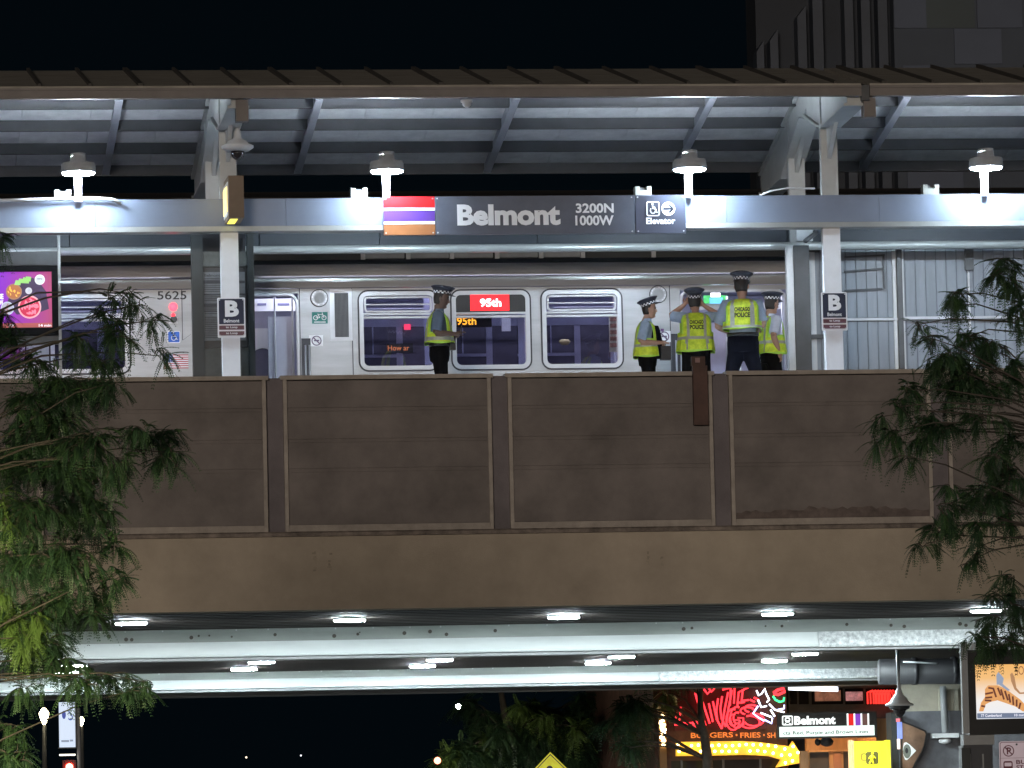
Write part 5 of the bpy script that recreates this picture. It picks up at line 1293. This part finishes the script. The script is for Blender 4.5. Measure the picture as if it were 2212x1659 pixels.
m = MB(); ptext(m, 'SO', *(lambda a, b: (a[0], b[0], a[1], b[1]))(c3(1785, 365), c3(1895, 475)), KY2-.02, 0, -.01); m.build('lettering', glow('scr2_brown', (.22,.06,.04), .8), sc2, False)
m = MB(); ptext(m, '77 Cumberland', *(lambda a, b: (a[0], b[0], a[1], b[1]))(c3(1350, 975), c3(1612, 1010)), KY2-.014, 0, .01); ptext(m, '10 min', *(lambda a, b: (a[0], b[0], a[1], b[1]))(c3(1775, 970), c3(1900, 1003)), KY2-.014, 0, .01); m.build('caption', glow('screen_white', (.9,.9,1.0), 1.0), sc2, False)

# bus stop sign, near the camera
PYN = -30.0
bsn = thing('bus_stop_sign', 'pale pink no parking bus stop sign at the lower right corner', 'sign', (AX(2200, 1650, PYN), PYN, 0))
x0, z1 = AX(2159, 1640, PYN), AZ(2190, 1601, PYN); x1 = x0+.305; z0 = z1-.46
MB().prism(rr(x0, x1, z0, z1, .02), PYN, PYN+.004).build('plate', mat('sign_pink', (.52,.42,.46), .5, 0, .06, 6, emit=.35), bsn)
mar = mat('sign_maroon', (.16,.03,.05), .5)
m = MB(); m.ring(rr(x0+.006, x1-.006, z0+.006, z1-.006, .016), rr(x0+.010, x1-.010, z0+.010, z1-.010, .014), PYN-.003, PYN-.0005)
p = at(2178.5, 1622, PYN); r0 = .044
m.ring([(p.x+r0*math.cos(t*.2618), p.z+r0*math.sin(t*.2618)) for t in range(24)], [(p.x+r0*.84*math.cos(t*.2618), p.z+r0*.84*math.sin(t*.2618)) for t in range(24)], PYN-.003, PYN-.0005)
m.bar((p.x-.03, PYN-.002, p.z+.03), (p.x+.03, PYN-.002, p.z-.03), (0,.001,0), (.003,0,.003))
text(m, 'P', p.x-.014, p.x+.020, p.z-.027, p.z+.027, PYN-.002, 0, .03)
zl = AZ(2180, 1637.5, PYN); m.box(x0+.012, x1-.012, PYN-.003, PYN-.0005, zl-.001, zl+.001)
text(m, 'BUS', AX(2195, 1646, PYN), AX(2195, 1646, PYN)+.11, AZ(2200, 1650.5, PYN), AZ(2200, 1641.5, PYN), PYN-.002, 0, .02)
text(m, 'STOP', AX(2195, 1646, PYN), AX(2195, 1646, PYN)+.13, AZ(2200, 1662, PYN), AZ(2200, 1653, PYN), PYN-.002, 0, .02)
xb_ = AX(2167.5, 1650, PYN); zb_ = AZ(2180, 1644, PYN)
m.ring(rr(xb_, xb_+.072, zb_-.07, zb_, .015), rr(xb_+.008, xb_+.064, zb_-.04, zb_-.012, .006), PYN-.003, PYN-.0005)
m.build('print', mar, bsn, False)
m = MB().box((x0+x1)/2-.03, (x0+x1)/2+.03, PYN+.005, PYN+.05, 0.15, z1-.02); m.build('post', grey_m, bsn)
MB().disc(at(2196, 1608, PYN-.002), .008, 10, 'y', .006).build('bolt', dark_m, bsn)

# yellow diamond sign beyond the viaduct
DY = 36.0
ds = thing('warning_sign', 'yellow diamond warning sign standing in front of the dark trees', 'sign', (AX(1190, 1660, DY), DY, 0))
p = at(1189, 1640, DY); h = .50; zc = at(1189, 1640, DY).z - .36
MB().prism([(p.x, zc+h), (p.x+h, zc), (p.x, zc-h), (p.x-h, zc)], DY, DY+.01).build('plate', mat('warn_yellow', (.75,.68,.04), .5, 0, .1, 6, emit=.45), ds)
m = MB(); o_, i_ = h*.93, h*.88; m.ring([(p.x, zc+o_), (p.x-o_, zc), (p.x, zc-o_), (p.x+o_, zc)], [(p.x, zc+i_), (p.x-i_, zc), (p.x, zc-i_), (p.x+i_, zc)], DY-.004, DY-.001)
m.disc((p.x-.02, DY-.004, zc+.17), .065, 14, 'y', .004).tube([(p.x-.02, DY-.006, zc+.08), (p.x, DY-.006, zc-.12)], .06, 8).tube([(p.x-.01, DY-.006, zc-.1), (p.x-.12, DY-.006, zc-.33)], .035, 6).tube([(p.x+.0, DY-.006, zc-.1), (p.x+.12, DY-.006, zc-.33)], .035, 6).tube([(p.x, DY-.006, zc+.06), (p.x+.15, DY-.006, zc-.06)], .03, 6).tube([(p.x-.03, DY-.006, zc+.06), (p.x-.14, DY-.006, zc-.06)], .03, 6)
m.build('symbol', black_m, ds); MB().tube([(p.x, DY+.04, 0), (p.x, DY+.04, zc+.3)], .03, 8).build('post', grey_m, ds)
m = MB(); ptsf = [(1325,1659),(1338,1632),(1347,1618),(1352,1630),(1360,1622),(1366,1628),(1358,1645),(1350,1662),(1345,1690),(1320,1690)]
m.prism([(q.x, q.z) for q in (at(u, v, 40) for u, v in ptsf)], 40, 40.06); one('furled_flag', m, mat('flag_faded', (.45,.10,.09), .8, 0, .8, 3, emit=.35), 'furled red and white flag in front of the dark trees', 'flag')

# left: street lanterns, lit hanging sign, red lamp
def lantern(u, v, Y, r, label, e):
    p = at(u, v, Y); t = thing('street_lantern', label, 'street lamp', (p.x, Y, 0), 'lanterns down the street')
    MB().lathe([(.02, -r*2.1), (r*.5, -r*1.5), (r*.95, -.2*r), (r*.95, .4*r), (r*.5, .95*r), (.03, 1.25*r)], p, 14).build('globe', glow('lantern%d' % e, (1.0, .88, .55), e), t)
    MB().tube([(p.x, Y, 0), (p.x, Y, p.z-r*2.1)], [.10, .05], 10).build('post', dark_m, t)
    MB().lathe([(r*.6, 0), (r*.35, .3*r), (.02, .55*r)], p+Vector((0,0,1.26*r)), 12).build('cap', dark_m, t)
lantern(95, 1543, 60, .115, 'glowing street lantern to the left of the lit hanging sign', 40)
lantern(176, 1556, 75, .07, 'smaller street lantern behind the lit hanging sign', 25)
QY = 70.0
hs = thing('hanging_sign', 'tall white lit hanging sign with blue marks at the lower left', 'sign', (AX(145, 1565, QY), QY, 0))
c8 = lambda x, y: (81+x*.0951, 1501+y*.0951)
def q8(m, a, b, c, d, off=0, th=.02):
    u0, v0 = c8(a, c); u1, v1 = c8(b, d); return pbox(m, u0, u1, v0, v1, QY-off, th)
m = MB(); q8(m, 495, 855, 165, 1190, 0, .15); m.build('panel', glow('panel_lit', (.62, .72, .88), 1.0), hs)
m = MB(); q8(m, 470, 880, 1190, 1215, -.02, .1); q8(m, 860, 885, 165, 1215, -.02, .1); m.build('frame', dark_m, hs)
bl_ = glow('panel_blue', (.06, .09, .38), .8)
m = MB(); p = at(*c8(600, 455), QY-.01); m.prism([(p.x+.05*math.cos(t*.3142), p.z+.105*math.sin(t*.3142)) for t in range(20)], QY-.012, QY-.004)
u0, v0 = c8(700, 295); u1, v1 = c8(808, 580); ptext(m, 'S', u0, u1, v0, v1, QY-.008, 0, -.005); m.build('lettering', bl_, hs, False)
m = MB(); q8(m, 540, 718, 1025, 1075, .01, .006); q8(m, 735, 812, 1015, 1060, .01, .006); m.build('small_print', glow('panel_grey', (.28,.33,.42), .9), hs)
MB().tube([(AX(c8(940, 800)[0], 1580, QY), QY+.1, 0), (AX(c8(940, 800)[0], 1580, QY), QY+.1, at(*c8(940, 300), QY).z)], .05, 8).build('post', grey_m, hs)
m = MB(); q8(m, 500, 860, 1345, 1380, 0, .1); one('strip_lamp', m, glow('strip_warm', (1.0, .92, .75), 3), 'short horizontal strip lamp under the lit hanging sign', 'lamp')
p = at(150, 1657, 62); m = MB().ell(p, .09, .08, .09, 12, 8)
tl = thing('traffic_light', 'red traffic light at the bottom edge under the hanging sign', 'traffic light', (p.x, 62, 0)); m.build('red_lamp', glow('traffic_red', (1.0, .03, .02), 60), tl)
MB().box(p.x-.16, p.x+.16, 62.05, 62.3, p.z-.7, p.z+.17).build('case', black_m, tl); MB().tube([(p.x, 62.2, 0), (p.x, 62.2, p.z-.7)], .06, 8).build('post', dark_m, tl)
for u, v, r, c, lb in ((532, 1636, .03, (1,.8,.6), 'tiny distant lamp low in the dark street, left of the others'), (650, 1632, .025, (.9,.9,1), 'tiny distant lamp low in the dark street, right of its twin'), (990, 1526, .045, (1,.9,.7), 'small bright lamp showing through the dark trees below the viaduct'), (945, 1643, .07, (1,.25,.15), 'small red lamp among the dark trees')):
    one('distant_lamp', MB().ell(at(u, v, 38 if u > 900 else 95), r, r, r, 10, 6), glow('dist%d' % u, c, 900 if u == 990 else 6 if u > 900 else 2), lb, 'lamp', 'small lamps in the dark street')

# ------------------------------------------------------------------ trees
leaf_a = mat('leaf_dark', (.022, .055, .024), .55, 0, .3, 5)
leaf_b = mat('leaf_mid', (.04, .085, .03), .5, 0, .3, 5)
leaf_lit = mat('leaf_lit_green', (.10, .17, .04), .5, 0, .3, 5)  # lit copy of the leaf green, lamplight put into the colour
bark_m = mat('bark', (.06, .05, .04), .9, 0, .3, 8, .6, 30)
def frond(m, p, d, L, rn, wl, droop, mi):
    d = d.normalized(); sd = d.cross(Vector((0, 0, 1)))
    sd = sd.normalized() if sd.length > .05 else Vector((1, 0, 0))
    sd = (sd + Vector((rn.uniform(-.5, .5), rn.uniform(-.7, .7), rn.uniform(-.2, .2)))).normalized()
    n = 12; prev = p
    for i in range(1, n+1):
        t = i/n; q = p + d*L*t + Vector((0, 0, -droop*L*t*t))
        dr = (q-prev).normalized(); l = wl*(1-.22*abs(t-.45)*2)*rn.uniform(.8, 1.15)
        for s in (-1, 1):
            tip = q + (sd*s + dr*.30 + Vector((0, 0, -.40))).normalized()*l
            mid = q.lerp(tip, .5); wd = dr*l*.30
            m.add([q, mid+wd, tip, mid-wd], [(0, 1, 2, 3)], mi)
        prev = q
    return m
def tree(label, trunk, Y, clusters, group, seed, wl=.029, L0=.165, leafs=None, dY=.5, limb=.009, tr=.14, dens=1.9):
    rn = random.Random(seed); t = thing('locust_tree', label, 'tree', (trunk[0].x, trunk[0].y, 0), group)
    lv, tw_ = MB(), MB()
    tw_.tube(trunk, [tr*(1-.7*i/(len(trunk)-1)) for i in range(len(trunk))], 10)
    for (u, v, rx, ry, n, *mi) in clusters:
        y = Y + rn.uniform(-dY, dY); c = at(u, v, y); k = (CAM.y-y)/-FPX
        rx, ry = rx*k, ry*k; mi = mi[0] if mi else None
        b = min(trunk[1:], key=lambda q: abs(q.z-(c.z-.5))); a1 = b.lerp(c, .5) + Vector((0, rn.uniform(-.2, .2), .15))
        a1 = b.lerp(c, .45) + Vector((0, rn.uniform(-.2, .2), .10+.1*rn.random())); a2 = b.lerp(c, .8) + Vector((0, rn.uniform(-.1, .1), .12)); tw_.tube([b, a1, a2, c + Vector((0, 0, ry*.2))], [limb*1.4, limb, limb*.7, limb*.4], 6)
        n = int(n*dens*1.25*(1.3 if n >= 60 else 1)); nt = max(4, n//11)
        for q in range(nt):
            a = rn.uniform(0, 6.28); e = c + Vector((rx*math.cos(a)*rn.uniform(.5, 1), rn.uniform(-.3, .3)*min(1, rx*2), ry*math.sin(a)*rn.uniform(.4, .9)))
            s = c + Vector((rn.uniform(-.3, .3)*rx, 0, rn.uniform(-.1, .4)*ry)); md = s.lerp(e, .5) + Vector((0, 0, .22*abs(e.x-s.x)+.02))
            tw_.tube([(s*(1-f)+md*f)*(1-f)+(md*(1-f)+e*f)*f for f in (0, .25, .5, .75, 1)], [.005, .0045, .004, .003, .002], 5)
            for w_ in range(max(4, n//nt)):
                f = rn.random(); p = (s*(1-f)+md*f)*(1-f)+(md*(1-f)+e*f)*f
                dr = (e-s).normalized()*.55 + Vector((rn.uniform(-.8, .8), rn.uniform(-.8, .8), rn.uniform(-.9, .25)))
                frond(lv, p, dr, L0*rn.uniform(.65, 1.25), rn, wl*rn.uniform(.8, 1.2), rn.uniform(.15, .75), mi if mi is not None else rn.choice((0, 0, 1)))
    lv.build('crown', leafs or [leaf_a, leaf_b, leaf_lit], t, False)
    tw_.build('trunk', bark_m, t)
    return t
LY = -21.0
tk = [Vector((at(-230, 900, LY).x, LY, 0)), Vector((at(-220, 900, LY).x, LY, 2.2)), at(-190, 1500, LY), at(-160, 1250, LY), at(-150, 1050, LY), at(-120, 850, LY), at(-60, 700, LY)]
lc = [(250,645,62,28,14), (228,690,62,38,22), (255,725,50,50,34), (180,742,60,36,26), (205,790,60,36,40), (300,665,40,34,13), (335,700,45,36,15), (345,775,40,30,11), (285,640,30,22,6),
      (6,520,14,26,12), (8,690,22,40,26), (20,745,34,34,34), (62,790,50,30,40), (150,840,90,55,110), (240,835,50,40,44), (60,880,70,50,60), (110,930,110,70,150), (30,1000,70,80,110), (190,960,70,60,80), (150,1030,110,70,150),
      (330,950,75,36,60), (360,985,45,40,36), (300,930,40,25,20), (250,1010,50,60,40), (60,1120,80,80,130), (180,1110,80,80,120), (40,1230,70,70,110), (150,1220,90,70,120), (245,1190,34,50,30), (215,1290,40,50,44), (250,1250,30,34,22), (110,1310,70,60,100), (30,1340,60,60,90),
      (100,1390,70,40,60), (60,1420,60,40,50), (200,1330,40,40,36), (130,1440,80,30,46), (250,1470,85,24,40), (320,1478,36,12,12), (180,1480,60,26,34), (270,1500,70,22,24), (60,1490,50,30,22),
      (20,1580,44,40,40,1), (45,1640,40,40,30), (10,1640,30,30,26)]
lc += [(8,1085,20,40,26,2), (14,1130,18,30,22,2), (22,1360,34,46,70,2), (50,1385,34,40,50,2), (15,1290,22,34,30,2), (70,1340,26,30,24,2)]  # clusters painted in the lit leaf tone where lamplight falls
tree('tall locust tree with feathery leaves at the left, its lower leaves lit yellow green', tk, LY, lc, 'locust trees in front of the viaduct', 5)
tk = [Vector((at(2420, 900, LY).x, LY, 0)), Vector((at(2420, 900, LY).x, LY, 2.2)), at(2380, 1500, LY), at(2360, 1200, LY), at(2350, 950, LY), at(2330, 750, LY), at(2300, 600, LY)]
rc = [(2165,570,36,30,40), (2185,610,34,40,44), (2150,600,26,40,26), (2070,640,38,24,36), (2060,665,24,26,20), (2200,680,26,60,46), (2140,740,24,22,14), (2090,735,55,30,50), (2130,760,60,34,60), (2180,790,40,34,44),
      (1985,705,34,20,12), (2010,735,40,26,20), (2040,770,50,28,44), (2075,790,60,34,60), (2020,800,40,24,20), (2110,835,110,40,110), (2050,850,60,36,44), (1965,850,44,40,44), (1945,885,36,34,26), (2000,900,50,36,34), (1900,905,36,22,16), (1930,940,40,34,26), (1895,960,26,24,12),
      (2030,930,60,40,60), (2120,910,70,30,50), (1975,960,44,40,30), (1960,990,40,20,16), (2190,960,40,50,50), (2150,990,50,40,40), (2180,1040,50,50,70), (2130,1070,60,46,66), (2060,1060,44,36,30), (2040,1110,60,44,54), (2020,1150,44,40,44), (2000,1180,40,26,18), (2120,1140,50,36,36), (2170,1120,50,40,44), (2110,1190,30,40,22), (2090,1220,24,24,10),
      (2180,1250,44,34,26), (2160,1300,44,34,34,0), (2150,1345,50,34,40), (2110,1380,40,22,24), (2190,1390,40,30,34), (2140,1400,60,22,30), (2200,1330,30,40,30)]
tree('locust tree with drooping feathery leaves hanging in from the right edge', tk, LY, rc, 'locust trees in front of the viaduct', 11, dens=1.35)
# trees beyond the viaduct
FY = 41.0
tk = [Vector((at(1120, 1600, FY).x, FY, 0)), Vector((at(1118, 1600, FY).x, FY, 2.0)), at(1110, 1600, FY), at(1090, 1540, FY), at(1080, 1480, FY)]
fcl = [(1000+rn.random()*260, 1505+rn.random()*150, 46, 34, 46) for k in range(26)] + [(970+rn.random()*80, 1590+rn.random()*70, 26, 26, 40, 2) for k in range(7)] + [(1120+rn.random()*130, 1520+rn.random()*60, 26, 20, 22, 2) for k in range(6)]
tree('dark broad tree under the viaduct behind the yellow diamond sign', tk, FY, fcl, 'trees beyond the viaduct', 21, .06, .36, [leaf_a, leaf_b, leaf_lit], 1.2, .03, .16)
FY = 33.0
tk = [Vector((at(1530, 1600, FY).x, FY, 0)), Vector((at(1532, 1600, FY).x, FY, 2.0)), at(1528, 1640, FY), at(1522, 1590, FY), at(1515, 1560, FY), at(1512, 1500, FY), at(1520, 1440, FY)]
fcl = [(1300+rn.random()*110, 1500+rn.random()*70, 40, 26, 34) for k in range(7)] + [(1370+rn.random()*120, 1500+rn.random()*50, 26, 18, 12, 2) for k in range(4)] + [(1400+rn.random()*140, 1440+rn.random()*30, 40, 20, 20) for k in range(5)] + [(1330+rn.random()*70, 1590+rn.random()*50, 30, 24, 20) for k in range(4)]
tree('dark bare-limbed tree standing in front of the red neon lettering', tk, FY, fcl, 'trees beyond the viaduct', 33, .05, .30, [leaf_a, leaf_b, leaf_lit], .6, .02, .13)

# street lamp by the left tree, just outside the frame
p = at(-120, 1300, -24.4)
sl_ = thing('street_lamp', 'tall street lamp beside the locust tree at the left', 'street lamp', (p.x-1.0, p.y-.3, 0))
MB().tube([(p.x-1.0, p.y-.3, .15), (p.x-1.0, p.y-.3, p.z+.25), (p.x-.7, p.y-.2, p.z+.35), (p.x-.2, p.y, p.z+.2)], [.08, .05, .04, .03], 10).build('pole', dark_m, sl_)
MB().rings([((p.x, p.y, p.z+.02), (.20,0,0), (0,.14,0)), ((p.x, p.y, p.z+.10), (.18,0,0), (0,.12,0)), ((p.x-.02, p.y, p.z+.19), (.08,0,0), (0,.06,0))], 16).build('head', grey_m, sl_)
MB().rings([((p.x, p.y, p.z-.07), (.09,0,0), (0,.07,0)), ((p.x, p.y, p.z-.03), (.15,0,0), (0,.10,0)), ((p.x, p.y, p.z+.018), (.17,0,0), (0,.12,0))], 16).build('lens', glow('street_warm', (1.0, .90, .52), 2400), sl_)
